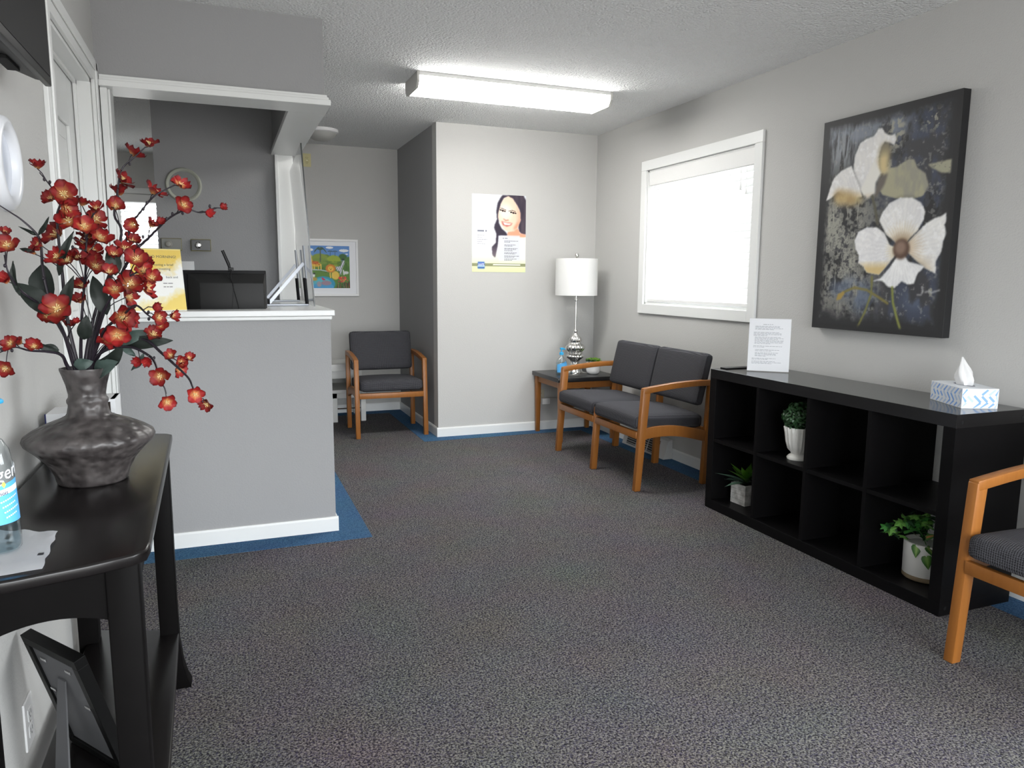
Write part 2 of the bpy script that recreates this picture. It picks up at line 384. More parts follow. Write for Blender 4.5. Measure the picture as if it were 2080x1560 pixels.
BRANCHES = [
  ('tall red blossom branch whose two flowers stand highest, against the back room', [(-0.3021, 1.9358, 0.985), (-0.304, 1.93, 1.064), (-0.279, 1.945, 1.185), (-0.245, 1.96, 1.276), (-0.215, 1.976, 1.373), (-0.229, 1.991, 1.416), (-0.222, 2.006, 1.466), (-0.211, 2.02, 1.524), (-0.183, 2.02, 1.554), (-0.156, 2.02, 1.581)], [((-0.148, 2.034, 1.593), 0.045, 0), ((-0.183, 2.045, 1.572), 0.0521, 0), ((-0.209, 2.029, 1.505), 0.0494, 0), ((-0.22, 2.03, 1.476), 0.0447, 1), ((-0.22, 1.943, 1.434), 0.0428, 1)], [], [(-0.192, 2.014, 1.538), (-0.219, 2.0, 1.458)]),
  ('red blossom branch reaching over the blinds to the round office clock', [(-0.3058, 1.9406, 0.985), (-0.298, 1.93, 1.066), (-0.266, 1.915, 1.187), (-0.234, 1.9, 1.276), (-0.204, 1.884, 1.336), (-0.182, 1.869, 1.39), (-0.165, 1.854, 1.411), (-0.135, 1.84, 1.446), (-0.109, 1.84, 1.464), (-0.089, 1.84, 1.475)], [((-0.076, 1.842, 1.479), 0.0416, 0), ((-0.129, 1.862, 1.463), 0.0482, 0), ((-0.176, 1.828, 1.386), 0.0364, 1), ((-0.183, 1.872, 1.354), 0.0396, 1)], [], [(-0.146, 1.834, 1.434), (-0.155, 1.848, 1.421)]),
  ('thin red blossom branch reaching furthest right, towards the black monitor', [(-0.3111, 1.9311, 0.985), (-0.294, 1.93, 1.067), (-0.261, 1.908, 1.176), (-0.218, 1.885, 1.265), (-0.181, 1.862, 1.327), (-0.149, 1.84, 1.357), (-0.124, 1.818, 1.381), (-0.099, 1.795, 1.402), (-0.065, 1.78, 1.418), (-0.037, 1.78, 1.413), (-0.004, 1.78, 1.424)], [((0.007, 1.776, 1.425), 0.0237, 2), ((-0.021, 1.731, 1.408), 0.0272, 2), ((-0.068, 1.747, 1.426), 0.0376, 0), ((-0.118, 1.79, 1.39), 0.0255, 2), ((-0.139, 1.841, 1.388), 0.0305, 1)], [], [(-0.094, 1.789, 1.409), (-0.106, 1.789, 1.398), (-0.158, 1.834, 1.36), (-0.173, 1.856, 1.343), (-0.073, 1.774, 1.41), (-0.018, 1.774, 1.427)]),
  ('red blossom branch ending in a lone flower high on the left', [(-0.2986, 1.9218, 0.985), (-0.316, 1.93, 1.062), (-0.331, 1.924, 1.187), (-0.332, 1.918, 1.275), (-0.333, 1.913, 1.34), (-0.332, 1.907, 1.403), (-0.323, 1.901, 1.433), (-0.335, 1.9, 1.462), (-0.357, 1.9, 1.495)], [((-0.363, 1.914, 1.511), 0.0342, 1), ((-0.308, 1.862, 1.449), 0.0569, 0), ((-0.34, 1.899, 1.442), 0.0385, 1), ((-0.303, 1.861, 1.417), 0.0423, 0), ((-0.303, 1.857, 1.395), 0.0508, 0), ((-0.343, 1.933, 1.369), 0.0614, 0), ((-0.365, 1.88, 1.341), 0.0361, 1), ((-0.377, 1.88, 1.324), 0.0276, 2)], [((-0.363, 1.914, 1.218), (-0.372, 1.933, 1.301), 0.0541)], [(-0.348, 1.894, 1.48), (-0.338, 1.894, 1.475)]),
  ('dense red blossom branch in the centre of the vase bouquet', [(-0.2961, 1.9249, 0.985), (-0.311, 1.93, 1.061), (-0.299, 1.913, 1.187), (-0.284, 1.896, 1.275), (-0.273, 1.88, 1.361), (-0.257, 1.88, 1.412)], [((-0.28, 1.907, 1.435), 0.0327, 1), ((-0.25, 1.873, 1.422), 0.0345, 1), ((-0.253, 1.884, 1.401), 0.0478, 0), ((-0.272, 1.846, 1.382), 0.0466, 0), ((-0.276, 1.905, 1.366), 0.0438, 0), ((-0.247, 1.885, 1.361), 0.048, 0), ((-0.283, 1.907, 1.349), 0.0439, 0), ((-0.268, 1.901, 1.332), 0.0462, 0), ((-0.266, 1.87, 1.31), 0.0433, 0), ((-0.291, 1.875, 1.317), 0.0453, 0), ((-0.311, 1.859, 1.31), 0.0426, 0), ((-0.332, 1.858, 1.317), 0.0423, 0), ((-0.256, 1.851, 1.297), 0.043, 0)], [((-0.333, 1.886, 1.275), (-0.294, 1.857, 1.37), 0.0188)], [(-0.302, 1.874, 1.357), (-0.301, 1.874, 1.337)]),
  ('red blossom branch crowding in front of the yellow sign', [(-0.3025, 1.9181, 0.985), (-0.29, 1.93, 1.066), (-0.263, 1.879, 1.166), (-0.225, 1.829, 1.233), (-0.185, 1.78, 1.274), (-0.153, 1.78, 1.287)], [((-0.189, 1.784, 1.334), 0.046, 0), ((-0.208, 1.757, 1.32), 0.0369, 1), ((-0.166, 1.755, 1.312), 0.0456, 0), ((-0.156, 1.795, 1.308), 0.0404, 1), ((-0.154, 1.768, 1.288), 0.0419, 0), ((-0.139, 1.755, 1.273), 0.0397, 1), ((-0.182, 1.768, 1.261), 0.0543, 0), ((-0.148, 1.786, 1.252), 0.0511, 0), ((-0.214, 1.784, 1.248), 0.0419, 0), ((-0.194, 1.857, 1.23), 0.0484, 0), ((-0.216, 1.732, 1.284), 0.0364, 1)], [((-0.209, 1.77, 1.276), (-0.217, 1.772, 1.337), 0.0306), ((-0.243, 1.869, 1.189), (-0.267, 1.878, 1.275), 0.0353)], [(-0.161, 1.774, 1.338)]),
  ('red blossom branch lying along the counter edge below the sign', [(-0.3166, 1.9369, 0.985), (-0.293, 1.93, 1.068), (-0.252, 1.879, 1.153), (-0.209, 1.827, 1.187), (-0.176, 1.776, 1.213), (-0.15, 1.74, 1.194), (-0.129, 1.74, 1.177)], [((-0.204, 1.806, 1.186), 0.0535, 0), ((-0.191, 1.823, 1.178), 0.0455, 0), ((-0.132, 1.691, 1.212), 0.0284, 2), ((-0.125, 1.694, 1.191), 0.0347, 0), ((-0.125, 1.704, 1.175), 0.0308, 1), ((-0.103, 1.766, 1.192), 0.0299, 1), ((-0.223, 1.845, 1.145), 0.0503, 0), ((-0.244, 1.889, 1.136), 0.0513, 0), ((-0.294, 1.903, 1.253), 0.0396, 1), ((-0.299, 1.904, 1.221), 0.0375, 1)], [], [(-0.148, 1.734, 1.2), (-0.148, 1.734, 1.186)]),
  ('red blossom branch drooping to the lowest flowers at the far right of the vase', [(-0.3087, 1.9265, 0.985), (-0.286, 1.93, 1.07), (-0.239, 1.891, 1.129), (-0.173, 1.852, 1.135), (-0.132, 1.814, 1.104), (-0.109, 1.775, 1.086), (-0.08, 1.736, 1.06), (-0.07, 1.7, 1.045), (-0.065, 1.7, 1.027), (-0.049, 1.7, 1.007)], [((-0.15, 1.844, 1.147), 0.0422, 0), ((-0.161, 1.864, 1.132), 0.0336, 1), ((-0.113, 1.773, 1.104), 0.0302, 1), ((-0.093, 1.785, 1.086), 0.0306, 1), ((-0.096, 1.789, 1.07), 0.0351, 0), ((-0.077, 1.794, 1.095), 0.0264, 1), ((-0.062, 1.653, 1.032), 0.0348, 0), ((-0.045, 1.726, 0.998), 0.0344, 0)], [((-0.212, 1.881, 1.121), (-0.11, 1.837, 1.131), 0.0306), ((-0.236, 1.881, 1.128), (-0.157, 1.855, 1.153), 0.0306), ((-0.217, 1.881, 1.119), (-0.192, 1.874, 1.094), 0.0165), ((-0.172, 1.842, 1.103), (-0.201, 1.856, 1.064), 0.0141)], [(-0.069, 1.694, 1.031)]),
  ('shorter drooping red blossom branch with a four petalled flower half way down', [(-0.3088, 1.9402, 0.985), (-0.29, 1.93, 1.068), (-0.257, 1.897, 1.107), (-0.203, 1.864, 1.117), (-0.161, 1.832, 1.099), (-0.145, 1.799, 1.08), (-0.14, 1.766, 1.055), (-0.129, 1.76, 1.037), (-0.125, 1.76, 1.021)], [((-0.181, 1.826, 1.086), 0.0307, 2), ((-0.162, 1.807, 1.09), 0.0305, 2), ((-0.135, 1.741, 1.062), 0.0423, 0), ((-0.121, 1.724, 1.008), 0.0359, 0)], [((-0.269, 1.92, 1.071), (-0.216, 1.875, 1.121), 0.0353), ((-0.281, 1.92, 1.051), (-0.229, 1.88, 1.082), 0.0424), ((-0.324, 1.92, 1.073), (-0.284, 1.918, 1.08), 0.0282)], [(-0.15, 1.826, 1.094)]),
  ('red blossom branch bending low to the left over the napkin side', [(-0.2931, 1.9219, 0.985), (-0.336, 1.93, 1.065), (-0.342, 1.895, 1.099), (-0.363, 1.86, 1.111), (-0.387, 1.825, 1.117), (-0.408, 1.8, 1.127), (-0.435, 1.8, 1.117)], [((-0.406, 1.754, 1.14), 0.0338, 0), ((-0.405, 1.829, 1.136), 0.025, 1), ((-0.377, 1.818, 1.127), 0.0354, 1), ((-0.425, 1.782, 1.085), 0.0364, 0)], [((-0.343, 1.885, 1.106), (-0.402, 1.852, 1.139), 0.0141), ((-0.344, 1.885, 1.111), (-0.379, 1.877, 1.121), 0.0188)], [(-0.43, 1.794, 1.124), (-0.412, 1.794, 1.121)]),
  ('red blossom branch with long dark leaves reaching the left picture edge', [(-0.2972, 1.9289, 0.985), (-0.324, 1.93, 1.065), (-0.336, 1.884, 1.162), (-0.357, 1.838, 1.207), (-0.385, 1.792, 1.242), (-0.398, 1.76, 1.279), (-0.403, 1.76, 1.315)], [((-0.395, 1.744, 1.359), 0.0252, 1), ((-0.387, 1.714, 1.334), 0.042, 0), ((-0.408, 1.783, 1.265), 0.034, 2), ((-0.326, 1.791, 1.208), 0.0617, 0), ((-0.349, 1.827, 1.19), 0.0419, 1)], [((-0.343, 1.828, 1.192), (-0.406, 1.837, 1.259), 0.0424), ((-0.338, 1.874, 1.173), (-0.376, 1.833, 1.221), 0.0282), ((-0.387, 1.782, 1.234), (-0.394, 1.783, 1.304), 0.0141)], [(-0.402, 1.754, 1.294)]),
  ('bare branching twig with small leaves arching left towards the round wall clock', [(-0.2942, 1.9331, 0.985), (-0.318, 1.93, 1.063), (-0.334, 1.918, 1.132), (-0.352, 1.906, 1.188), (-0.364, 1.895, 1.275), (-0.362, 1.883, 1.338), (-0.366, 1.871, 1.363), (-0.388, 1.86, 1.39), (-0.407, 1.86, 1.405), (-0.426, 1.86, 1.419)], [((-0.329, 1.931, 1.164), 0.0313, 1), ((-0.306, 1.877, 1.173), 0.0218, 2)], [((-0.361, 1.861, 1.36), (-0.335, 1.841, 1.398), 0.0094), ((-0.365, 1.861, 1.36), (-0.387, 1.821, 1.375), 0.0071), ((-0.373, 1.873, 1.325), (-0.402, 1.882, 1.332), 0.0094), ((-0.332, 1.896, 1.177), (-0.302, 1.867, 1.275), 0.0282), ((-0.298, 1.908, 1.132), (-0.286, 1.89, 1.188), 0.0306)], [(-0.364, 1.889, 1.269)]),
]
ART = {
  'petalA': [(0.279, 0.184), (0.314, 0.133), (0.367, 0.119), (0.419, 0.114), (0.448, 0.087), (0.474, 0.086), (0.495, 0.108), (0.535, 0.127), (0.572, 0.124), (0.584, 0.147), (0.572, 0.172), (0.539, 0.157), (0.5, 0.149), (0.478, 0.173), (0.463, 0.209), (0.478, 0.279), (0.444, 0.322), (0.449, 0.368), (0.369, 0.371), (0.308, 0.312), (0.272, 0.246)],
  'petalL': [(0.059, 0.377), (0.09, 0.313), (0.116, 0.273), (0.172, 0.245), (0.256, 0.229), (0.29, 0.279), (0.338, 0.338), (0.357, 0.378), (0.259, 0.38), (0.153, 0.341), (0.111, 0.363)],
  'gold1': [(0.119, 0.364), (0.152, 0.333), (0.241, 0.347), (0.357, 0.378), (0.366, 0.402), (0.262, 0.409), (0.145, 0.398)],
  'gold2': [(0.477, 0.165), (0.513, 0.154), (0.542, 0.18), (0.543, 0.239), (0.542, 0.284), (0.505, 0.296), (0.471, 0.278), (0.459, 0.232)],
  'dark1': [(0.474, 0.301), (0.542, 0.288), (0.523, 0.335), (0.465, 0.393), (0.451, 0.384), (0.465, 0.339)],
  'cup': [(0.339, 0.346), (0.386, 0.287), (0.432, 0.221), (0.491, 0.284), (0.457, 0.323), (0.456, 0.369), (0.398, 0.389)],
  'patch1': [(0.515, 0.274), (0.602, 0.267), (0.683, 0.241), (0.718, 0.248), (0.746, 0.286), (0.801, 0.312), (0.83, 0.364), (0.796, 0.405), (0.716, 0.415), (0.606, 0.401), (0.515, 0.38), (0.487, 0.356)],
  'patch2': [(0.813, 0.278), (0.963, 0.271), (0.965, 0.326), (0.906, 0.321), (0.838, 0.294)],
  'top': [(0.504, 0.495), (0.525, 0.457), (0.571, 0.421), (0.643, 0.403), (0.727, 0.408), (0.788, 0.433), (0.821, 0.471), (0.815, 0.506), (0.78, 0.549), (0.726, 0.584), (0.679, 0.625), (0.629, 0.59), (0.563, 0.558)],
  'left': [(0.324, 0.576), (0.348, 0.537), (0.414, 0.519), (0.494, 0.525), (0.549, 0.55), (0.594, 0.605), (0.671, 0.625), (0.603, 0.682), (0.533, 0.736), (0.438, 0.726), (0.408, 0.698), (0.364, 0.682), (0.368, 0.649), (0.336, 0.617)],
  'right': [(0.688, 0.621), (0.77, 0.563), (0.834, 0.522), (0.887, 0.502), (0.929, 0.497), (0.955, 0.484), (0.962, 0.519), (0.95, 0.533), (0.971, 0.568), (0.949, 0.603), (0.948, 0.639), (0.916, 0.681), (0.922, 0.732), (0.858, 0.711), (0.784, 0.674), (0.733, 0.644)],
  'bottom': [(0.483, 0.765), (0.548, 0.752), (0.606, 0.705), (0.645, 0.666), (0.682, 0.636), (0.738, 0.681), (0.81, 0.693), (0.846, 0.703), (0.803, 0.733), (0.785, 0.775), (0.75, 0.779), (0.7, 0.765), (0.654, 0.793), (0.604, 0.79), (0.562, 0.763)],
  'centre': [(0.679, 0.625)],
  'bud': [(0.204, 0.859), (0.215, 0.829), (0.258, 0.815), (0.274, 0.823), (0.241, 0.853)],
  'stem0': [(0.438, 0.383), (0.463, 0.431), (0.492, 0.506)],
  'stem1': [(0.259, 0.819), (0.35, 0.796), (0.448, 0.806), (0.545, 0.839), (0.613, 0.864)],
  'stem2': [(0.481, 0.745), (0.484, 0.825), (0.446, 0.907), (0.396, 0.979)],
  'stem3': [(0.636, 0.793), (0.65, 0.859), (0.682, 0.919), (0.714, 0.972)],
  'sign1': [(0.815, 0.822), (0.84, 0.823)],
  'sign2': [(0.843, 0.788), (0.849, 0.803), (0.843, 0.818)],
  'sign3': [(0.865, 0.81), (0.893, 0.805), (0.905, 0.812), (0.958, 0.8)],
}
POSTER = {
  'hair': [(0.566, 0.003), (0.95, 0.001), (1.001, 0.064), (1.006, 0.503), (0.918, 0.495), (0.868, 0.462), (0.855, 0.376), (0.891, 0.307), (0.877, 0.187), (0.802, 0.104), (0.665, 0.022), (0.591, 0.041), (0.531, 0.119), (0.507, 0.204), (0.483, 0.281), (0.496, 0.366), (0.546, 0.433), (0.62, 0.475), (0.67, 0.525), (0.498, 0.528), (0.474, 0.656), (0.427, 0.81), (0.378, 0.776), (0.364, 0.674), (0.437, 0.622), (0.448, 0.503), (0.405, 0.427), (0.417, 0.385), (0.459, 0.316), (0.446, 0.214), (0.469, 0.112), (0.518, 0.043)],
  'face': [(0.665, 0.015), (0.752, 0.045), (0.839, 0.137), (0.89, 0.221), (0.898, 0.324), (0.843, 0.419), (0.781, 0.463), (0.67, 0.475), (0.595, 0.449), (0.533, 0.382), (0.483, 0.298), (0.483, 0.239), (0.531, 0.119), (0.579, 0.05)],
  'neck': [(0.657, 0.476), (0.843, 0.419), (0.893, 0.487), (1.006, 0.507), (1.007, 0.537), (0.646, 0.543)],
  'shoulder': [(0.881, 0.513), (1.006, 0.511), (1.011, 0.84), (0.885, 0.841)],
  'brow1': [(0.519, 0.172), (0.562, 0.176), (0.62, 0.195)],
  'brow2': [(0.679, 0.206), (0.735, 0.195), (0.805, 0.21)],
  'eye1': [(0.519, 0.196), (0.562, 0.199), (0.608, 0.212)],
  'eye2': [(0.71, 0.221), (0.76, 0.222), (0.809, 0.233)],
  'nose': [(0.582, 0.309), (0.619, 0.328), (0.668, 0.322)],
  'lips': [(0.539, 0.338), (0.644, 0.355), (0.753, 0.359), (0.712, 0.392), (0.638, 0.408), (0.57, 0.39)],
  'teeth': [(0.564, 0.349), (0.644, 0.363), (0.733, 0.368), (0.681, 0.386), (0.601, 0.383)],
  'cheek': [(0.842, 0.342), (0.879, 0.307), (0.843, 0.411), (0.781, 0.455), (0.768, 0.421)],
  'panel': [(0.488, 0.524), (0.888, 0.52), (0.891, 0.849), (0.491, 0.852)],
  'logo': [(0.107, 0.866), (0.232, 0.865), (0.233, 0.955), (0.108, 0.955)],
  'band': [(-0.001, 0.886), (1.001, 0.883), (1.0, 0.924), (-0.0, 0.925)],
  'bandtext': [(0.397, 0.904), (0.892, 0.904)],
}
# ================================================================ the room
XL, XR, YF, YB, ZC = -.462, 2.9627, 5.684, 7.039, 2.457
XA = 1.5762                                   # alcove's right wall
XC, YC, YO = .4844, 3.695, 5.22                # counter's outer side, counter front, office back wall
# floor: grey flecked carpet with glued blue border strips
fl = struct('floor', bx(-2.6, 3.1, -2.2, 9.2, -.1, 0), CARPET)
def border(x0, x1, y0, y1): obj('carpet_border', bx(x0, x1, y0, y1, 0, .0015), BLUE, fl)
border(XL, XC+.155, YC-.16, YC); border(XC, XC+.155, YC, YO); border(XA-.15, XA, YF-.135, YB); border(XA, XR, YF-.135, YF)
border(XR-.17, XR, -1.6, YF-.135); border(XC, XC+.15, YO, YB); border(XC+.15, XA-.15, YB-.15, YB)
struct('ceiling', bx(-2.6, 3.2, -2.0, 8.5, ZC, ZC+.1), CEIL)
def holed_wall(bm, axis, p0, p1, a0, a1, h0, h1, z0, z1, zc=ZC):
    # wall slab between p0..p1 on its normal axis, running a0..a1, with one opening h0..h1 x z0..z1
    def bb(s0, s1, q0, q1):
        if s1-s0 < 1e-4 or q1-q0 < 1e-4: return
        if axis == 'x': box(bm, p0, p1, s0, s1, q0, q1)
        else: box(bm, s0, s1, p0, p1, q0, q1)
    bb(a0, h0, 0, zc); bb(h1, a1, 0, zc); bb(h0, h1, 0, z0); bb(h0, h1, z1, zc); return bm
WY0, WY1, WZ0, WZ1 = 3.668, 4.867, 1.093, 2.068       # opening of window_1
bm = holed_wall(B(), 'x', XR, XR+.14, 1.0, YF+.1, WY0, WY1, WZ0, WZ1); holed_wall(bm, 'x', XR, XR+.14, -1.6, 1.0, -.85, .75, .9, 2.08)
struct('wall_right', bm, WALL)
struct('wall_far', bx(XA, XR, YF, YF+.12, 0, ZC), WALL)
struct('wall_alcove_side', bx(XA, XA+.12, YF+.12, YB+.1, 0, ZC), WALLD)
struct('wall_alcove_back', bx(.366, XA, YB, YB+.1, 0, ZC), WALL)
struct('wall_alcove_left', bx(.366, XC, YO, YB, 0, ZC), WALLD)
DY0, DY1, DZ = 2.69, 3.56, 2.07
struct('wall_left', holed_wall(B(), 'x', XL-.12, XL, -1.6, YC+.12, DY0, DY1, 0, DZ), WALL)
struct('wall_office_front', bx(-2.5, XL-.12, YC, YC+.12, 0, ZC), WALL)
struct('wall_office_left', bx(-2.5, -2.4, YC+.12, 8.25, 0, ZC), WALL)
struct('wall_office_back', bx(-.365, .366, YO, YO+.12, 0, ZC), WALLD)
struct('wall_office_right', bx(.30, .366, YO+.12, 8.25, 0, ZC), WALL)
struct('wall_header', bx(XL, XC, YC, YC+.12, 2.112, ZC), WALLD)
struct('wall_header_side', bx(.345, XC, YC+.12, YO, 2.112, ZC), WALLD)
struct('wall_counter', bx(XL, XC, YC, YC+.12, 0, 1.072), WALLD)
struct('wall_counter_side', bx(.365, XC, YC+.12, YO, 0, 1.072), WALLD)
struct('wall_back', holed_wall(B(), 'y', -1.7, -1.6, XL-.12, XR+.14, -.35, 2.8, .25, 2.08), WALL)
O2 = (-1.02, -.30, 1.05, 2.07)
struct('wall_office_end', holed_wall(B(), 'y', 8.25, 8.37, -2.5, .366, O2[0], O2[1], O2[2], O2[3]), WALL)

# baseboards
def base_prof(n, pts_axis, a0, a1, d0, sgn, parent=None):
    # small profile: 75 mm tall, 12 mm thick with eased top
    pr = [(0, 0), (.012*sgn, 0), (.012*sgn, .066), (.008*sgn, .076), (0, .076)]
    bm = extrude_poly(B(), [(d0+p, z) for p, z in pr], pts_axis, a0, a1)
    return struct(n, bm, TRIM, parent)
base_prof('baseboard_counter', 'x', XL, XC+.012, YC, -1)
base_prof('baseboard_counter_side', 'y', YC, YO, XC, 1)
base_prof('baseboard_alcove_left', 'y', YO, YB, XC, 1)
base_prof('baseboard_far', 'x', XA-.012, XR, YF, -1)
base_prof('baseboard_alcove_side', 'y', YF, YB, XA, -1)
base_prof('baseboard_alcove_back', 'x', XC, XA, YB, -1)
base_prof('baseboard_right', 'y', -1.6, YF, XR, -1)
base_prof('baseboard_left', 'y', -1.6, 2.59, XL, 1)

# white woodwork of the reception opening: soffit boards, end post, left casing
bm = B(); box(bm, -.445, .505, 3.632, 3.832, 2.062, 2.088, .003); box(bm, -.445, .498, 3.648, 3.83, 2.088, 2.102, .003); box(bm, -.445, .492, 3.66, 3.83, 2.102, 2.114, .002)
struct('trim_1', bm, TRIM)
bm = B(); box(bm, .33, .505, 3.832, YO, 2.062, 2.088, .003); box(bm, .336, .498, 3.832, YO, 2.088, 2.102, .003); box(bm, .34, .492, 3.832, YO, 2.102, 2.114, .002)
struct('trim_2', bm, TRIM)
bm = B(); box(bm, .352, .466, YO-.03, YO, 1.12, 2.062, .003); box(bm, .352, .372, YO-.042, YO-.03, 1.12, 2.062, .002)
struct('trim_3', bm, TRIM)
bm = B(); box(bm, -.445, -.418, 3.66, 3.83, 1.12, 2.062, .003); box(bm, -.418, -.410, 3.69, 3.80, 1.12, 2.062, .002)
struct('trim_4', bm, TRIM)

# door and casings in the left wall
dr = struct('door_1', bx(XL-.115, XL-.078, DY0+.02, DY1-.02, .012, DZ-.018), TRIM)
fx = XL-.078
for k, (a, b, c, d) in enumerate(((DY0+.02, DY0+.15, .012, DZ-.018), (DY1-.15, DY1-.02, .012, DZ-.018))): obj('stile', bx(fx, fx+.012, a, b, c, d, .003), TRIM, dr)
for c, d in ((.012, .24), (.92, 1.08), (1.85, DZ-.018)): obj('rail', bx(fx, fx+.012, DY0+.15, DY1-.15, c, d, .003), TRIM, dr)
for c, d in ((.30, .86), (1.14, 1.79)): obj('panel', bx(fx, fx+.007, DY0+.21, DY1-.21, c, d, .006), TRIM, dr)
kb = obj('door_knob', lathe(B(), [(0, 0), (.028, .002), (.028, .008), (.012, .014), (.012, .03), (.026, .042), (.027, .055), (.018, .066), (0, .068)], 20), CHROME, dr, 40, (fx+.012, DY0+.085, .98), (0, PI/2, 0))
jm = struct('trim_5', bx(XL-.12, XL-.002, DY1-.02, DY1, 0, DZ), TRIM)
for n, b in (('jamb', bx(XL-.12, XL-.002, DY0, DY0+.02, 0, DZ)), ('head_jamb', bx(XL-.12, XL-.002, DY0, DY1, DZ-.018, DZ)), ('stop', bx(XL-.062, XL-.05, DY1-.035, DY1-.02, 0, DZ-.018)), ('stop', bx(XL-.062, XL-.05, DY0+.02, DY1-.02, DZ-.032, DZ-.018))):
    obj(n, b, TRIM, jm)
def casing_v(bm, y0, y1, z1, inner):
    box(bm, XL, XL+.013, y0, y1, 0, z1, .002)
    if inner > 0: box(bm, XL+.013, XL+.02, y0+.02, y0+.055, 0, z1-.02, .003)
    else: box(bm, XL+.013, XL+.02, y1-.055, y1-.02, 0, z1-.02, .003)
    return bm
obj('casing', casing_v(B(), DY0-.095, DY0+.004, DZ+.09, -1), TRIM, jm); obj('casing', casing_v(B(), DY1-.004, YC-.002, DZ+.09, 1), TRIM, jm)
bm = B(); box(bm, XL, XL+.013, DY0+.004, DY1-.004, DZ-.004, DZ+.09, .002); box(bm, XL+.013, XL+.02, DY0-.04, DY1+.06, DZ+.035, DZ+.07, .003)
obj('casing', bm, TRIM, jm)

# ---------------------------------------------------------------- windows
GLASS = clear('window_glass')
def window(name, axis, p, sgn, a0, a1, z0, z1, cw=.07, sill=False, depth=.14, rail=True):
    # p: inner wall plane, sgn: direction into the room; casing pieces and sash are parts
    def bb(q0, q1, s0, s1, t0, t1, bev=.003):
        q0, q1 = sorted((p+sgn*q0, p+sgn*q1))
        return bx(q0, q1, s0, s1, t0, t1, bev) if axis == 'x' else bx(s0, s1, q0, q1, t0, t1, bev)
    w = struct(name, bb(0, .018, a0-cw, a1+cw, z1, z1+cw), TRIM)
    obj('casing', bb(0, .018, a0-cw, a0, z0-cw, z1), TRIM, w); obj('casing', bb(0, .018, a1, a1+cw, z0-cw, z1), TRIM, w); obj('casing', bb(0, .018, a0, a1, z0-cw, z0), TRIM, w)
    for q in ((a0, a0+.012), (a1-.012, a1)): obj('reveal', bb(-depth, 0, q[0], q[1], z0, z1, 0), TRIM, w)
    obj('reveal', bb(-depth, 0, a0, a1, z0, z0+.012, 0), TRIM, w); obj('reveal', bb(-depth, 0, a0, a1, z1-.012, z1, 0), TRIM, w)
    for q in ((a0+.012, a0+.055), (a1-.055, a1-.012)): obj('sash', bb(-.11, -.075, q[0], q[1], z0+.012, z1-.012), WHITE, w)
    for q in ((z0+.012, z0+.055), (z1-.055, z1-.012)): obj('sash', bb(-.11, -.075, a0+.055, a1-.055, q[0], q[1]), WHITE, w)
    if rail: obj('sash', bb(-.11, -.075, a0+.055, a1-.055, (z0+z1)/2-.02, (z0+z1)/2+.02), WHITE, w)
    obj('pane', bb(-.095, -.091, a0+.055, a1-.055, z0+.055, z1-.055, 0), GLASS, w)
    return w
window('window_1', 'x', XR, -1, WY0, WY1, WZ0, WZ1)
window('window_2', 'y', 8.25, -1, O2[0], O2[1], O2[2], O2[3], .055, depth=.12)
window('window_added', 'x', XR, -1, -.85, .75, .9, 2.08, rail=False)  # unseen window, added so daylight reaches the left wall
window('window_3', 'y', -1.6, 1, -.35, 2.8, .25, 2.08, .07, depth=.1, rail=False)

SLAT = translucent('translucent_white_slat', (.86, .87, .87), .13)
BLINDP = mat('white_blind_plastic', (.80, .80, .79), rough=.4)
def blind(label, axis, p, a0, a1, z0, z1, sp, tilt, wid=.05, val=.1):
    # axis 'x': hangs in plane x=p running along y.  axis 'y': plane y=p along x
    t = thing('window_blind', label, 'blind', (p, (a0+a1)/2, z0) if axis == 'x' else ((a0+a1)/2, p, z0), (0, 0, PI/2 if axis == 'x' else 0))
    L = (a1-a0)/2; H = z1-z0
    bm = B(); box(bm, -L, L, .012, .03, H-val, H, .004); box(bm, -L, L, .008, .014, H-val*.45, H-val*.25, .002); box(bm, -L, L, .006, .014, H-.018, H-.004, .002); box(bm, -L, L, .008, .014, H-val, H-val+.014, .002)
    obj('valance', bm, BLINDP, t)
    obj('headrail', bx(-L+.004, L-.004, -.03, .012, H-.055, H-.004, .002), BLINDP, t)
    n = int((H-val-.03)/sp); sm = None
    for i in range(n+1):
        z = H-val-.012-i*sp
        if z < .045: break
        if sm is None:
            o = obj('slat', bx(-L+.006, L-.006, -wid/2, wid/2, -.0014, .0014), SLAT, t); sm = o.data
        else:
            o = bpy.data.objects.new('slat', sm); COL.objects.link(o); o.parent = t
        o.location = (0, -.006, z); o.rotation_euler = (tilt, 0, 0)
    obj('bottom_rail', bx(-L+.006, L-.006, -.03, .018, .008, .028, .003), BLINDP, t)
    return t, L, H
bl, L, H = blind('wide white slat blind filling the bright window behind the loveseat', 'x', XR+.030, WY0+.016, WY1-.016, WZ0+.012, WZ1-.012, .0437, -1.13)
# its local +y points into the wall-normal; flip so the valance faces the room
bl.rotation_euler = (0, 0, PI/2)
def cord(t, x, ztop, zbot, y=.045, r=.0015, tas=True):
    c = obj('cord', tube(B(), [(x, y-.02, ztop), (x, y, ztop-.02), (x, y, zbot)], r, 6), BLINDP, t)
    if tas: obj('tassel', lathe(B(), [(0, .034), (.003, .034), (.005, .02), (.0085, 0), (0, 0)], 10), BLINDP, c, 40, (x, y, zbot-.02))
    return c
cord(bl, -L+.10, H-.10, H-.22); cord(bl, -L+.105, H-.10, H-.2, .04); cord(bl, -L+.045, H-.10, H-.25)
cord(bl, L-.10, H-.10, H-.13, tas=False)
for x in (-L+.12, L-.35): obj('ladder_cord', tube(B(), [(x, .024, H-.11), (x, .024, .02)], .0008, 5), BLINDP, bl)
b2, L2, H2 = blind('small white slat blind in the far office window seen past the flowers', 'y', 8.235, O2[0]+.016, O2[1]-.016, O2[2]+.012, O2[3]-.012, .044, .45, val=.07)
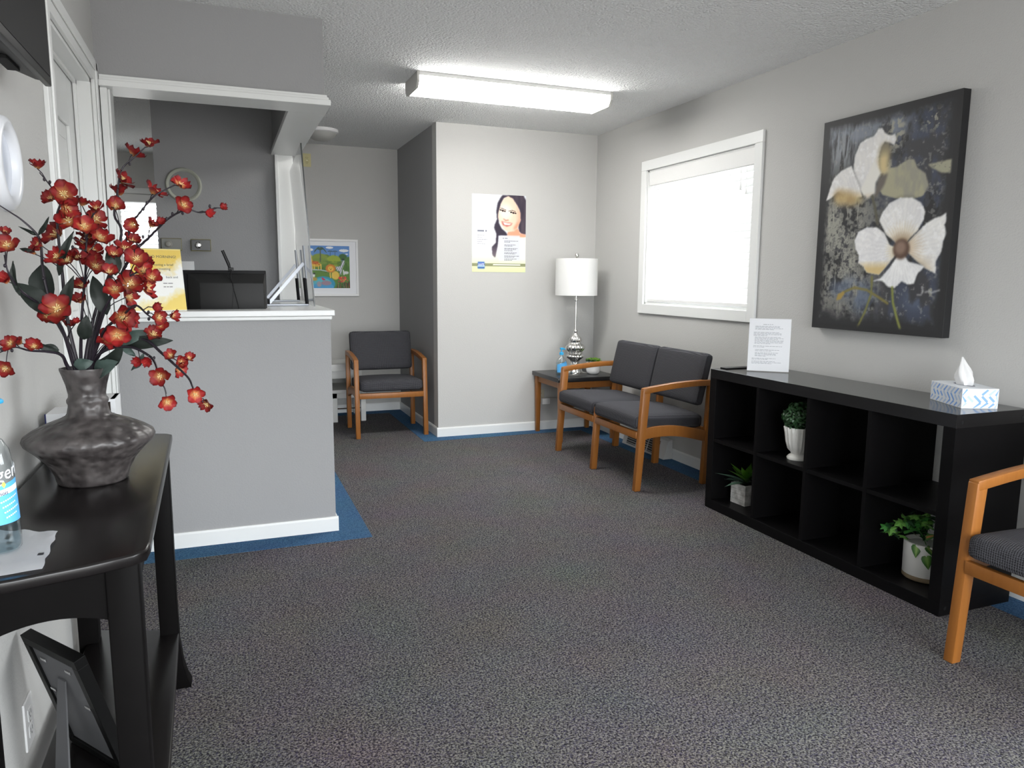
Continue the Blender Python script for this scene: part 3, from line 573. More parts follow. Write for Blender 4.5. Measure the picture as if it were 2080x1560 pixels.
b2.rotation_euler = (0, 0, PI)

# ---------------------------------------------------------------- ceiling lights
fx_ = thing('ceiling_light', 'long fluorescent wraparound light glowing on the ceiling', 'ceiling light', (1.735, 4.507, ZC))
LH = .63
obj('housing', bx(-LH+.006, LH-.006, -.148, .148, -.022, 0, .002), mat('lamp_housing', (.72, .72, .70), rough=.4), fx_)
pr = [(-.146, -.022), (-.142, -.055), (-.115, -.082), (.115, -.082), (.142, -.055), (.146, -.022)]
DIFF = mat('glowing_diffuser', (.8, .8, .8), rough=.5, emit=(1, .985, .95), estr=LAMP)
obj('diffuser', extrude_poly(B(), pr, 'x', -LH+.008, LH-.008), DIFF, fx_)
pe = [(-.15, 0), (-.15, -.05), (-.12, -.087), (.12, -.087), (.15, -.05), (.15, 0)]
for s in (-1, 1):
    x = s*LH; obj('end_cap', extrude_poly(B(), pe, 'x', x-.007, x+.007), mat('lamp_end_cap', (.55, .54, .51), rough=.5), fx_)
# weaker copy of the fitting, added out of view to brighten the back office
bo = copy_tree(fx_); bo.location = (-1.5, 6.9, ZC); bo['label'] = 'added unseen fluorescent light brightening the back office'
for ch in bo.children:
    if ch.name.startswith('diffuser'): ch.data = ch.data.copy(); ch.data.materials[0] = mat('fill_diffuser', (.8, .8, .8), rough=.5, emit=(1, .985, .95), estr=LAMP*.16)
dm = thing('dome_light', 'round unlit dome light on the ceiling above the alcove chair', 'ceiling light', (.80, 6.35, ZC))
obj('rim', lathe(B(), [(0, 0), (.135, 0), (.135, -.022), (.126, -.028), (0, -.028)], 36), WHITE, dm, 40)
obj('dome', lathe(B(), [(.122, -.02), (.118, -.035), (.10, -.06), (.06, -.082), (.015, -.09), (0, -.09)], 36), mat('frosted_dome', (.42, .42, .40), rough=.35), dm, 60)
obj('clip', bx(.098, .122, -.012, .012, -.036, -.024, .003), CHROME, dm)

# ---------------------------------------------------------------- reception counter top
ct = thing('reception_counter', 'white painted counter top with moulded edge on the reception half wall', 'counter', (0, YC, 1.072))
def slab(z0, z1, o):
    bm = B(); extrude_poly(bm, [(-.444, -.035+o), (.502-o, -.035+o), (.502-o, YO-YC-.044), (.20, YO-YC-.044), (.20, .175), (-.444, .175)], 'z', z0, z1); return bm
obj('top_board', bevel_all(slab(.019, .046, 0), .003, 2), mat('white_counter_paint', (.74, .75, .75), rough=.22, spec=.5), ct)
obj('edge_moulding', bevel_all(slab(0, .018, .011), .006, 3), TRIM, ct)
# ================================================================ seating
# local frame: chair faces -y, x across, origin on the floor below the middle of the seat
LEGW = .036
def leg_front(x):
    bm = hexa(B(), [(x-LEGW/2, -.262, 0), (x+LEGW/2, -.262, 0), (x+LEGW/2, -.222, 0), (x-LEGW/2, -.222, 0),
                    (x-LEGW/2, -.222, .622), (x+LEGW/2, -.222, .622), (x+LEGW/2, -.170, .634), (x-LEGW/2, -.170, .634)])
    return bevel_all(bm, .004)
def leg_front_short(x):
    bm = hexa(B(), [(x-LEGW/2, -.262, 0), (x+LEGW/2, -.262, 0), (x+LEGW/2, -.222, 0), (x-LEGW/2, -.222, 0),
                    (x-LEGW/2, -.235, .425), (x+LEGW/2, -.235, .425), (x+LEGW/2, -.195, .425), (x-LEGW/2, -.195, .425)])
    return bevel_all(bm, .004)
def leg_rear(x, top=.645):
    bm = hexa(B(), [(x-LEGW/2, .222, 0), (x+LEGW/2, .222, 0), (x+LEGW/2, .265, 0), (x-LEGW/2, .265, 0),
                    (x-LEGW/2, .250, top), (x+LEGW/2, .250, top), (x+LEGW/2, .292, top), (x-LEGW/2, .292, top)])
    return bevel_all(bm, .004)
def arm(x):
    pts = []
    for i in range(15):
        t = i/14; y = -.218+t*.505; z = .612+.036*math.sin(min(1, t*1.25)*PI/2)-.004*t
        pts.append((x, y, z))
    return bevel_all(strip(B(), pts, (1, 0, 0), LEGW+.002, None, .036), .005, 2, 40)
def side_rail(x):
    pts = [(x, -.225+.47*i/10, .345+.032*math.sin(PI*(i/10)**.9)-.04*(i/10)) for i in range(11)]
    return bevel_all(strip(B(), pts, (1, 0, 0), .024, None, .066), .003, 2, 40)
def seat_pad(w):
    return cushion(w, .50, .088, .03, crown=.022, n=14)
def back_pad(w):
    return cushion(w, .33, .065, .026, crown=.012, n=14, bend=.018)
def chair(name, label, cat, pitch, nseat, loc, rot, group=None):
    t = thing(name, label, cat, loc, rot, group)
    W0 = pitch*nseat/2
    for s in (-1, 1):
        obj('leg', leg_front(s*W0), OAK, t, 40); obj('leg', leg_rear(s*W0), OAK, t, 40)
        obj('armrest', arm(s*W0), OAK, t, 40); obj('side_rail', side_rail(s*W0), OAK, t, 40)
    if nseat == 2:
        obj('leg', leg_front_short(0), OAK, t, 40); obj('leg', leg_rear(0, .60), OAK, t, 40); obj('side_rail', side_rail(0), OAK, t, 40)
    for k in range(nseat):
        cx = -W0+pitch*(k+.5); a = cx-pitch/2+LEGW/2; b = cx+pitch/2-LEGW/2
        obj('front_rail', bx(a-.002, b+.002, -.246, -.222, .318, .362, .003), OAK, t, 40)
        obj('rear_rail', bx(a-.002, b+.002, .226, .25, .318, .362, .003), OAK, t, 40)
        obj('seat', seat_pad(pitch-LEGW-.006 if nseat == 1 else pitch-LEGW*.9), FABRIC, t, 60, (cx, -.012, .408), (math.radians(-2.5), 0, 0))
        bw = pitch-.03 if nseat == 1 else pitch-.012
        # the backrest pad stands up; its crown faces the sitter
        obj('backrest', back_pad(bw), FABRIC, t, 60, (cx, .245, .657), (math.radians(90-13), 0, 0))
    return t
chair('armchair', 'grey upholstered oak armchair alone in the alcove beside the white bench', 'chair', .552, 1, (1.236, 6.062, 0), (0, 0, math.radians(-1)), 'grey padded oak armchairs')
chair('loveseat', 'two seat grey upholstered oak bench chair under the bright window', 'chair', .566, 2, (2.535, 4.358, 0), (0, 0, -PI/2), None)
chair('armchair', 'grey upholstered oak armchair cut by the right edge, beside the black cube shelf', 'chair', .552, 1, (2.494, 1.373, 0), (0, 0, -PI/2), 'grey padded oak armchairs')

# ================================================================ end table
et = thing('end_table', 'small oak end table with black laminate top in the far right corner', 'table', (2.655, 5.405, 0))
obj('table_top', bx(-.268, .275, -.262, .262, .478, .512, .004), mat('black_laminate', (.013, .013, .014), rough=.28, spec=.5), et, 40)
for sx in (-1, 1):
    for sy in (-1, 1):
        x, y = sx*.232+.004, sy*.228
        bm = hexa(B(), [(x-.016, y-.016, 0), (x+.016, y-.016, 0), (x+.016, y+.016, 0), (x-.016, y+.016, 0), (x-.022, y-.022, .478), (x+.022, y-.022, .478), (x+.022, y+.022, .478), (x-.022, y+.022, .478)])
        obj('leg', bevel_all(bm, .003), OAK, et, 40)
    obj('apron', bx(sx*.232+.004-.01, sx*.232+.004+.01, -.21, .21, .425, .478, .002), OAK, et)
for sy in (-1, 1): obj('apron', bx(-.21, .218, sy*.228-.01, sy*.228+.01, .425, .478, .002), OAK, et)

# table lamp with drum shade and fluted silver base
tl = thing('table_lamp', 'tall silver table lamp with white drum shade on the end table', 'lamp', (2.672, 5.44, .512))
prof = [(0, 0), (.068, 0), (.068, .010), (.062, .016), (.045, .022), (.036, .034), (.034, .052), (.040, .068), (.056, .080), (.068, .092), (.070, .100), (.060, .110), (.050, .116), (.056, .122), (.064, .128), (.056, .136), (.060, .142), (.072, .156), (.078, .170), (.074, .184), (.056, .200), (.044, .208), (.042, .216), (.050, .230), (.050, .240), (.040, .258), (.026, .272), (.018, .288), (.014, .300)]
prof = [(r, .04+z*.98) if z > .02 else (r, z) for r, z in prof]
obj('base', lathe(B(), prof, 96, flute=16, famp=.055, fz=lambda z: 0. if z < .075 or z > .32 else 1.), SILVER, tl, 60)
obj('stem', lathe(B(), [(0, .33), (.016, .33), (.019, .342), (.016, .352), (.009, .358), (.0075, .52), (.0075, .585), (.018, .592), (.018, .598), (.008, .604), (.007, .66), (0, .66)], 20), SILVER, tl, 40)
sh = obj('lamp_shade', lathe(B(), [(.168, .632), (.170, .632), (.170, .925), (.168, .925), (.1675, .923), (.1675, .634), (.168, .632)], 64), translucent('white_shade_fabric', (.90, .90, .89), .22), tl, 40)
obj('shade_spider', tube(B(), [(-.167, 0, .9), (0, 0, .905), (.167, 0, .9)], .002, 6), CHROME, sh)
obj('finial', lathe(B(), [(0, .9), (.012, .905), (.006, .925), (.012, .932), (.016, .944), (.016, .955), (.009, .968), (0, .97)], 20), SILVER, tl, 40)
obj('power_cord', tube(B(), smooth_path([(.06, -.01, .004), (.10, -.06, .003), (.17, -.03, .003), (.21, .06, .003), (.22, .20, .003), (.22, .228, -.03), (.15, .226, -.2), (.0, .228, -.24), (-.14, .228, -.235)], 5), .003, 6), mat('clear_cord', (.45, .45, .42), rough=.4), tl)

def pump_bottle(label, loc, prof, flat, liquid_top, capc, s=1., rot=0., lab=None, zc=None):
    t = thing('sanitizer_bottle', label, 'bottle', loc, (0, 0, rot))
    def fl(bm):
        for v in bm.verts: v.co.y *= flat
        return bm
    b_ = obj('body', fl(lathe(B(), prof, 32)), clear('clear_bottle_plastic', (.93, .96, .97), 1.3), t, 50)
    inner = [(max(0, r-.0022), z+.002) for r, z in prof if z < liquid_top]
    r_ = inner[-1][0]
    obj('gel', fl(lathe(B(), [(0, inner[0][1])]+inner+[(r_, liquid_top), (0, liquid_top)], 32)), clear('clear_gel', (.80, .87, .90), .8), t, 50)
    z = prof[-1][1]; rn = prof[-1][0]
    obj('collar', lathe(B(), [(0, z), (rn+.004, z), (rn+.004, z+.018), (rn, z+.022), (0, z+.022)], 24), capc, t, 40)
    obj('pump_stem', tube(B(), [(0, 0, z+.02), (0, 0, z+.045)], .005, 10), capc, t)
    obj('pump_head', bevel_all(extrude_poly(B(), [(-.012, z+.043), (.034, z+.040), (.034, z+.047), (.008, z+.058), (-.012, z+.058)], 'y', -.009, .009), .003), capc, t, 40)
    obj('dip_tube', tube(B(), [(0, 0, z), (.006, 0, .012)], .003, 8), mat('tube_white', (.6, .63, .65), rough=.4), t)
    return t
BLUECAP = mat('blue_cap_plastic', (.03, .36, .66), rough=.3)
LABELB = mat('blue_label', (.10, .42, .82), rough=.4)
LABELW = mat('label_white', (.80, .84, .88), rough=.4)
def label_band(t, a0, a1, z0, z1, rf, m, flat=1., name='label', shape=None, n=18):
    bm = B(); rows = []
    for j in range(5):
        z = z0+(z1-z0)*j/4; row = []
        for i in range(n+1):
            a = a0+(a1-a0)*i/n; zz = z
            if shape: zz = shape(i/n, j/4, z)
            r = rf(zz)+.0008; row.append(bm.verts.new((r*math.cos(a), r*math.sin(a)*flat, zz)))
        rows.append(row)
    for A, C in zip(rows, rows[1:]):
        for i in range(n): bm.faces.new((A[i], A[i+1], C[i+1], C[i]))
    return obj(name, bm, m, t, 60)
def text_wrap(t, body, size, a_start, z0, rf, m, slope=0., name='lettering', thick=.0007):
    me = text_mesh(body, size)
    for v in me.vertices:
        x, y = v.co.x, v.co.y; zz = z0+y+slope*x; r = rf(zz)+thick+(.0004 if v.co.z > 0 else 0)
        a = a_start+x/r; v.co = (r*math.cos(a), r*math.sin(a), zz)
    return obj(name, me, m, t)
# small bottle on the end table
pr_s = [(0, 0), (.046, 0), (.048, .006), (.048, .07), (.046, .10), (.036, .125), (.02, .142), (.013, .15), (.013, .16)]
sb = pump_bottle('small blue sanitizer pump bottle on the end table beside the lamp', (2.512, 5.36, .512), pr_s, .72, .10, BLUECAP, rot=math.radians(8))
rfs = lambda z: .0488 if z < .09 else .0488-.5*(z-.09)
label_band(sb, math.radians(200), math.radians(340), .022, .085, rfs, LABELB, .72, shape=lambda i, j, z: z+(.03*i*j))
label_band(sb, math.radians(275), math.radians(318), .036, .062, lambda z: .0494, LABELW, .72, 'emblem')
label_band(sb, math.radians(287), math.radians(306), .042, .056, lambda z: .0499, BLACKPL, .72, 'emblem')
# bowl of succulents
sc = thing('succulent_bowl', 'round white bowl of bright green succulents on the end table', 'plant', (2.785, 5.33, .512))
obj('bowl', lathe(B(), [(0, 0), (.040, 0), (.052, .010), (.058, .032), (.059, .07), (.058, .104), (.054, .104), (.052, .09), (0, .09)], 36), mat('glazed_white', (.78, .78, .77), rough=.25), sc, 50)
SUCC = [mat('succulent_lime', (.17, .33, .02), rough=.5), mat('succulent_green', (.07, .20, .015), rough=.5), mat('succulent_dark', (.02, .045, .03), rough=.5)]
def rosette(n, ln, w, spread, curl=.4):
    bm = B()
    for k in range(n):
        a = k*2.39996; q = k/n; L_ = ln*(.45+.55*q); el = math.radians(80-spread*q)
        d = Vector((math.cos(a)*math.cos(el), math.sin(a)*math.cos(el), math.sin(el))); sd = Vector((-math.sin(a), math.cos(a), 0)); nn = sd.cross(d)
        rows = []
        for i, t_ in enumerate((0, .35, .7, 1.)):
            c = d*L_*t_+nn*(-curl*L_*t_*t_*.3); ww = w*(.6+.4*q)*(.5, .95, .85, .08)[i]
            rows.append([bm.verts.new(c-sd*ww), bm.verts.new(c-nn*w*.45), bm.verts.new(c+sd*ww), bm.verts.new(c+nn*w*.2)])
        for A, C in zip(rows, rows[1:]):
            for i in range(4): bm.faces.new((A[i], A[(i+1) % 4], C[(i+1) % 4], C[i]))
    bmesh.ops.recalc_face_normals(bm, faces=bm.faces[:]); return bm
rnd = random.Random(4)
for k in range(11):
    a = k*2.4; r = .05*math.sqrt((k+.5)/11)
    obj('succulent', rosette(13, .030+.008*rnd.random(), .010, 75), SUCC[k % 2], sc, 70, (r*math.cos(a), r*math.sin(a), .100+.016*(1-r/.05)), (rnd.uniform(-.3, .3), rnd.uniform(-.3, .3), a))
for a in (.1, PI+.2, 2.2, 4.2): obj('succulent', rosette(9, .04, .009, 95, -.4), SUCC[2], sc, 70, (.046*math.cos(a), .046*math.sin(a), .103), (0, .5*math.cos(a), 0))

# ================================================================ black cube shelf
ks = thing('cube_shelf', 'low black cube shelf of eight open compartments along the right wall', 'shelf', (2.5055, 1.9043, 0))
KD, KW, KH, KT, KI = .39, 1.4906, .7886, .052, .018
obj('top_panel', bx(0, KD, 0, KW, KH-KT, KH, .0015), SHELFTOP, ks); obj('bottom_panel', bx(0, KD, 0, KW, 0, KT, .0015), BLACKWOOD, ks)
for y in (0, KW-KT): obj('side_panel', bx(.0004, KD, y, y+KT, KT, KH-KT, .001), BLACKWOOD, ks)
cw = (KW-2*KT-3*KI)/4
for i in range(1, 4):
    y = KT+cw*i+KI*(i-1); obj('divider', bx(.002, KD-.002, y, y+KI, KT, KH-KT), BLACKWOOD, ks)
for i in range(4):
    y = KT+(cw+KI)*i; obj('shelf', bx(.003, KD-.003, y, y+cw, KH/2-KI/2, KH/2+KI/2), BLACKWOOD, ks)
bmm = B(); box(bmm, .06, KD-.004, KW-.06, KW-.004, KH, KH+.006, .001); obj('cover_strip', bmm, BLACKWOOD, ks)
for x, z in ((.03, KH-.03), (.36, KH-.03), (.03, .03)): obj('bolt_cover', lathe(B(), [(0, 0), (.007, 0), (.006, .0015), (0, .0015)], 14), BLACKPL, ks, None, (x, 0, z), (PI/2, 0, 0))

# topiary in ribbed urn (second compartment from the left, upper row)
SHZ = KH/2+KI/2
tp = thing('topiary', 'clipped round topiary in a white ribbed urn on the upper shelf', 'plant', (2.613, 2.808, SHZ))
URN = mat('ivory_glaze', (.74, .73, .69), rough=.35)
obj('urn', lathe(B(), [(0, 0), (.052, 0), (.054, .008), (.046, .018), (.034, .026), (.036, .034), (.050, .050), (.060, .085), (.066, .13), (.072, .16), (.068, .162), (.062, .13), (0, .12)], 72, flute=18, famp=.05, fz=lambda z: 0 if z < .035 or z > .161 else 1.), URN, tp, 60)
def leafball(n, R, size, seed):
    bm = B(); r_ = random.Random(seed)
    for k in range(n):
        z = 1-2*(k+.5)/n; a = k*2.39996; q = Vector((math.sqrt(1-z*z)*math.cos(a), math.sqrt(1-z*z)*math.sin(a), z))
        p = q*R*r_.uniform(.72, 1.02); nn = (q+Vector((r_.uniform(-1, 1), r_.uniform(-1, 1), r_.uniform(-1, 1)))*.8).normalized()
        u = nn.cross(Vector((r_.uniform(-1, 1), r_.uniform(-1, 1), r_.uniform(-1, 1)))).normalized(); w = nn.cross(u); s_ = size*r_.uniform(.7, 1.2)
        vs = [bm.verts.new(p+u*s_*c+w*s_*.6*d+nn*s_*.15*e) for c, d, e in ((-1, 0, 0), (-.3, -1, .8), (.6, -.8, .8), (1, 0, 0), (.6, .8, .8), (-.3, 1, .8))]
        bm.faces.new(vs)
    return bm
core = bmesh.new(); bmesh.ops.create_icosphere(core, subdivisions=3, radius=.055)
TOPI = mat('boxwood_leaf', (.022, .07, .022), rough=.4, noise=.7, nscale=60)
o = obj('foliage', leafball(700, .082, .0095, 3), TOPI, tp, None, (0, 0, .205)); o['kind'] = 'stuff'
obj('moss_core', core, mat('dark_moss', (.01, .018, .01), rough=.9), tp, 60, (0, 0, .205))

# agave-like succulent in whitewashed cube pot (lower left compartment)
ag = thing('agave_plant', 'spiky green agave in a whitewashed wooden cube pot on the lower left shelf', 'plant', (2.648, 3.225, KT), (0, 0, math.radians(4)))
PLANK = mottled('whitewashed_wood', (.30, .29, .27), (.72, .71, .69), .8, 22, .15, 18)
for i in range(4):
    z0, z1 = .001+.0285*i, .0285*(i+1)
    obj('plank', bx(-.056, .056, -.056, -.048, z0, z1, .0012), PLANK, ag); obj('plank', bx(-.056, .056, .048, .056, z0, z1, .0012), PLANK, ag)
    obj('plank', bx(-.056, -.048, -.048, .048, z0, z1, .0012), PLANK, ag); obj('plank', bx(.048, .056, -.048, .048, z0, z1, .0012), PLANK, ag)
obj('soil', bx(-.048, .048, -.048, .048, .0, .1), mat('dark_soil', (.012, .01, .008), rough=1), ag)
def blade(L_, w, droop, mat_, parent, loc, rot, bend=0.):
    bm = B(); rows = []
    for i in range(9):
        t_ = i/8; ww = w*(.55+.45*math.sin(PI*min(1, t_*1.15)))*(1-t_**3) if t_ < 1 else .0004
        y = L_*t_; z = -droop*t_*t_+bend*math.sin(PI*t_)
        rows.append([bm.verts.new((-ww, y, z+ww*.35)), bm.verts.new((0, y, z)), bm.verts.new((ww, y, z+ww*.35)), bm.verts.new((0, y, z-.004*(1-t_)))])
    for A, C in zip(rows, rows[1:]):
        for i in range(4): bm.faces.new((A[i], A[(i+1) % 4], C[(i+1) % 4], C[i]))
    bmesh.ops.recalc_face_normals(bm, faces=bm.faces[:])
    return obj('leaf', bm, mat_, parent, 60, loc, rot)
AG = [mat('agave_green', (.06, .17, .012), rough=.35, noise=.3, nscale=25), mat('agave_grey_green', (.07, .13, .09), rough=.4, noise=.3, nscale=25)]
for k in range(16):
    a = k*2.39996+2.0; q = k/16; el = .85-.80*q
    blade(.11+.10*q, .021, .03*q, AG[0 if q < .55 else 1], ag, (0, 0, .105+.03*(1-q)), Euler((el, 0, a)))

# mixed ivy in white cylinder pot (lower right compartment)
iv = thing('ivy_pot', 'mixed ivy and caladium in a tall white pot on the lower right shelf', 'plant', (2.682, 2.118, KT))
POT = mat('matt_white_pot', (.74, .73, .70), rough=.6, bump=.2, bscale=40)
obj('pot', lathe(B(), [(0, .012), (.082, .012), (.086, .016), (.088, .155), (.082, .157), (.078, .14), (0, .14)], 40), POT, iv, 50)
RAW = mat('raw_clay_rim', (.20, .15, .09), rough=.9)
obj('clay_foot', lathe(B(), [(0, 0), (.080, 0), (.0865, .006), (.0868, .018), (.0862, .022), (0, .012)], 60), RAW, iv, 50)
def ivyleaf(s_):
    bm = B(); out = [(0, 0), (.22, -.12), (.55, .05), (.34, .30), (.62, .62), (.26, .62), (0, 1.05), (-.26, .62), (-.62, .62), (-.34, .30), (-.55, .05), (-.22, -.12)]
    c = bm.verts.new((0, .35*s_, .10*s_)); v = [bm.verts.new((x*s_, y*s_, -.08*s_*abs(x)*2-.1*s_*max(0, y-.6))) for x, y in out]
    for i in range(12): bm.faces.new((c, v[i], v[(i+1) % 12]))
    return bm
def heartleaf(s_, col_ramp=None):
    bm = B(); half = [(0, -.05), (.16, -.20), (.36, -.16), (.46, .05), (.42, .30), (.28, .60), (.12, .88), (0, 1.08)]
    lay = bm.verts.layers.float_color.new('Col'); vein = col_ramp or (.35, .5, .2)
    mids = []; R_ = []; L_ = []
    def vv(x, y, z, c): q = bm.verts.new((x*s_, y*s_, z*s_)); q[lay] = (*c, 1); return q
    for x, y in half:
        yy = max(0, y); d = -.25*yy*yy
        mids.append(vv(0, yy if x else y, d, vein))
        R_.append((vv(x*.5, y, d+.07*x, (.07, .19, .03)), vv(x, y, d-.05*x, (.022, .10, .022)))); L_.append((vv(-x*.5, y, d+.07*x, (.07, .19, .03)), vv(-x, y, d-.05*x, (.022, .10, .022))))
    for i in range(len(half)-1):
        for S_, sg_ in ((R_, 1), (L_, -1)):
            for q in ((mids[i], S_[i][0], S_[i+1][0], mids[i+1]), (S_[i][0], S_[i][1], S_[i+1][1], S_[i+1][0])):
                bm.faces.new(q if sg_ > 0 else q[::-1])
    return bm
IVG = [mat('ivy_green', (.05, .21, .04), rough=.35, noise=.6, nscale=70), mat('ivy_light', (.15, .36, .07), rough=.35, noise=.6, nscale=70), mat('ivy_dark', (.015, .06, .02), rough=.35, noise=.5, nscale=70)]
CAL = vcol('caladium_leaf', .4, .4)
ivm = [ivyleaf(s_) for s_ in (.036, .044, .032)]
ivmesh = []
for q, b_ in enumerate(ivm):
    me = bpy.data.meshes.new('ivy_leaf'); b_.to_mesh(me); b_.free(); me.materials.append(IVG[q]); ivmesh.append(me)
r5 = random.Random(9)
for k in range(72):
    a = math.radians(r5.gauss(175, 38)) if k < 50 else r5.uniform(0, 2*PI)
    d = r5.uniform(.0, .17) if k < 50 else r5.uniform(0, .09)
    # a points from the pot towards the open front (-x) and along the shelf (+y)
    x = -abs(math.cos(a))*d*.62 if k < 50 else math.cos(a)*d; y = math.sin(a)*d*.2+d*.55 if k < 50 else math.sin(a)*d
    x = max(-.16, min(.1, x)); y = max(-.12, min(.16, y*1.25))
    z = .150+.10*r5.random()-.40*max(0, d-.07)+.02
    o = bpy.data.objects.new('leaf', ivmesh[k % 3]); COL.objects.link(o); o.parent = iv
    o.location = (x, y, z); o.rotation_euler = (r5.uniform(-.9, .4), r5.uniform(-.7, .7), r5.uniform(0, 2*PI))
for k, (x, y, z, s_, rx, ry, rz, cc) in enumerate(((-.02, .03, .235, .050, .5, .2, 2.4, (.45, .6, .25)), (-.075, -.055, .20, .036, .7, .5, 4.0, (.5, .16, .08)), (-.05, .02, .185, .03, .8, .2, 1.0, (.5, .16, .10)), (.03, .06, .24, .045, .2, .1, .6, (.45, .6, .25)), (-.07, -.06, .155, .045, -.7, .2, 3.4, (.3, .45, .1)), (-.085, -.02, .15, .042, -1.1, 0, 2.2, (.3, .5, .12)), (-.086, -.07, .12, .045, -1.3, .2, 2.5, (.2, .35, .08)))):
    obj('leaf', heartleaf(s_, cc), CAL, iv, 70, (x, y, z), (rx, ry, rz))
for k in range(7):
    a = r5.uniform(2.2, 4.0); e_ = Vector((math.cos(a)*.10, abs(math.sin(a))*.05+.02, .19)); obj('vine', tube(B(), smooth_path([(0, 0, .13), (e_.x*.4, e_.y*.4, .2), tuple(e_)], 4), .0016, 6), IVG[0], iv)

# notice in acrylic stand, on the shelf top
FR = Vector((2.785, 3.100, .7886)); FLs = Vector((2.626, 3.240, .7886))
xd = (FR-FLs).normalized(); wN = (FR-FLs).length
nd = Vector((xd.y, -xd.x, 0)); tilt = math.radians(9)
upv = Vector((0, 0, math.cos(tilt)))-nd*math.sin(tilt)
ns = thing('notice_stand', 'printed white notice in a clear slanted stand at the left end of the shelf top', 'sign')
ns.matrix_world = frame_m((FR+FLs)/2+Vector((0, 0, .001)), xd, upv)
# local: x across, y up the sheet, z out of the face
hN = .285
obj('sheet', bx(-wN/2, wN/2, .003, hN, -.0006, .0006), PAPER, ns)
obj('acrylic_front', bx(-wN/2-.001, wN/2+.001, 0, hN+.003, .0012, .0026), clear('acrylic', (1, 1, 1), .8), ns)
bmb = B(); box(bmb, -wN/2-.001, wN/2+.001, 0, hN+.003, -.0032, -.0016); obj('acrylic_back', bmb, clear('acrylic'), ns)
INK = mat('grey_ink', (.30, .31, .34), rough=.8)
rr = random.Random(2)
def lines(parent, rows, x0, x1, y, dy, t_, m, z=.0008, ragged=.25, word=.014):
    bm = B()
    for i in range(rows):
        xe = x1-(x1-x0)*ragged*rr.random() if i < rows-1 else x0+(x1-x0)*rr.uniform(.3, .8); x = x0
        while x < xe:
            w_ = word*rr.uniform(.4, 1.5); box(bm, x, min(xe, x+w_), y-i*dy-t_, y-i*dy, z, z+.0001); x += w_+word*.22
    return tag(obj('printed_lines', bm, m, parent), kind='stuff')
lines(ns, 1, -.035, .03, hN-.030, .006, .0022, INK, ragged=0)
for y, n, a, b in ((.245, 4, -.075, .078), (.212, 4, -.082, .078), (.186, 7, -.075, .075), (.138, 2, -.08, .07), (.118, 2, -.07, .07), (.102, 4, -.07, .05), (.072, 2, -.085, .075), (.056, 3, -.085, .07)):
    lines(ns, n, a, b, y, .0058, .0019, INK)

# tissue box
A0 = Vector((2.649, 2.001, 0)); A1 = Vector((2.775, 1.945, 0)); xd = (A1-A0).normalized(); yd = Vector((-xd.y, xd.x, 0))
tb = thing('tissue_box', 'white tissue box with blue herringbone strokes on the black shelf', 'tissue box', (2.715, 2.075, KH))
TW, TD, TH = .138, .235, .078
tb.rotation_euler = (0, 0, math.atan2(xd.y, xd.x)); tb.location = A0+xd*TW/2+yd*TD/2+Vector((0, 0, KH))
BOXW = mat('box_card', (.80, .83, .88), rough=.45); BL1 = mat('print_blue', (.23, .42, .80), rough=.45); BL2 = mat('print_pale_blue', (.50, .62, .82), rough=.45)
obj('carton', bx(-TW/2, TW/2, -TD/2, TD/2, 0, TH, .0012), BOXW, tb)
def strokes(face, W_, H_, seed):
    r_ = random.Random(seed); out = [[], []]
    n = int(W_/.027)
    for i in range(n+1):
        for j in range(3):
            if r_.random() < .10: continue
            cx_ = -W_/2+i*.027+.005; cz = .010+j*.027; s_ = 1 if (i+j) % 2 == 0 else -1
            if i % 2: s_ = -s_
            L_ = .015*r_.uniform(.8, 1.3); a = s_*PI/4; w_ = .0046
            out[r_.random() < .5].append([(cx_+L_*math.cos(a)*p-w_*math.sin(a)*q, cz+L_*math.sin(a)*p+w_*math.cos(a)*q) for p, q in ((-1, -1), (1, -1), (1, 1), (-1, 1))])
    for k, qs in enumerate(out):
        bm = B()
        for q in qs:
            q = [(max(-W_/2+.001, min(W_/2-.001, a_)), max(.002, min(H_-.002, b_))) for a_, b_ in q]
            v = [bm.verts.new({'front': (a_, -TD/2-.0003, b_), 'left': (-TW/2-.0003, -a_, b_)}[face]) for a_, b_ in q]
            bm.faces.new(v)
        obj('printed_strokes', bm, BL1 if k else BL2, tb)['kind'] = 'stuff'
strokes('front', TW, TH, 1); strokes('left', TD, TH, 2)
slot = B(); lathe(slot, [(0, 0), (.036, 0)], 32); sl = obj('opening', slot, mat('box_slot', (.25, .27, .32), rough=.8), tb, None, (0, 0, TH+.0004)); sl.scale = (.75, 1.7, 1)
bm = B(); N = 22; rows = []
for j in range(9):
    t_ = j/8; row = []
    for i in range(N):
        a = 2*PI*i/N; rx = (.020+.012*math.sin(PI*min(1, t_*1.2)))*(1-.80*t_**2.2); ry = (.034+.006*math.sin(PI*t_*1.3))*(1-.82*t_**2)
        f_ = 1+.20*math.sin(5*a+1.2*t_*4)+.10*math.sin(3*a-2)
        row.append(bm.verts.new((rx*f_*math.cos(a)-.006*t_, ry*f_*math.sin(a)+.016*t_*t_, TH-.003+.108*t_+.006*math.sin(2*a+1)*t_)))
    rows.append(row)
for A, C in zip(rows, rows[1:]):
    for i in range(N): bm.faces.new((A[i], A[(i+1) % N], C[(i+1) % N], C[i]))
bm.faces.new(rows[-1])
obj('tissue', bm, translucent('soft_tissue', (.90, .90, .90), .25), tb, 70)
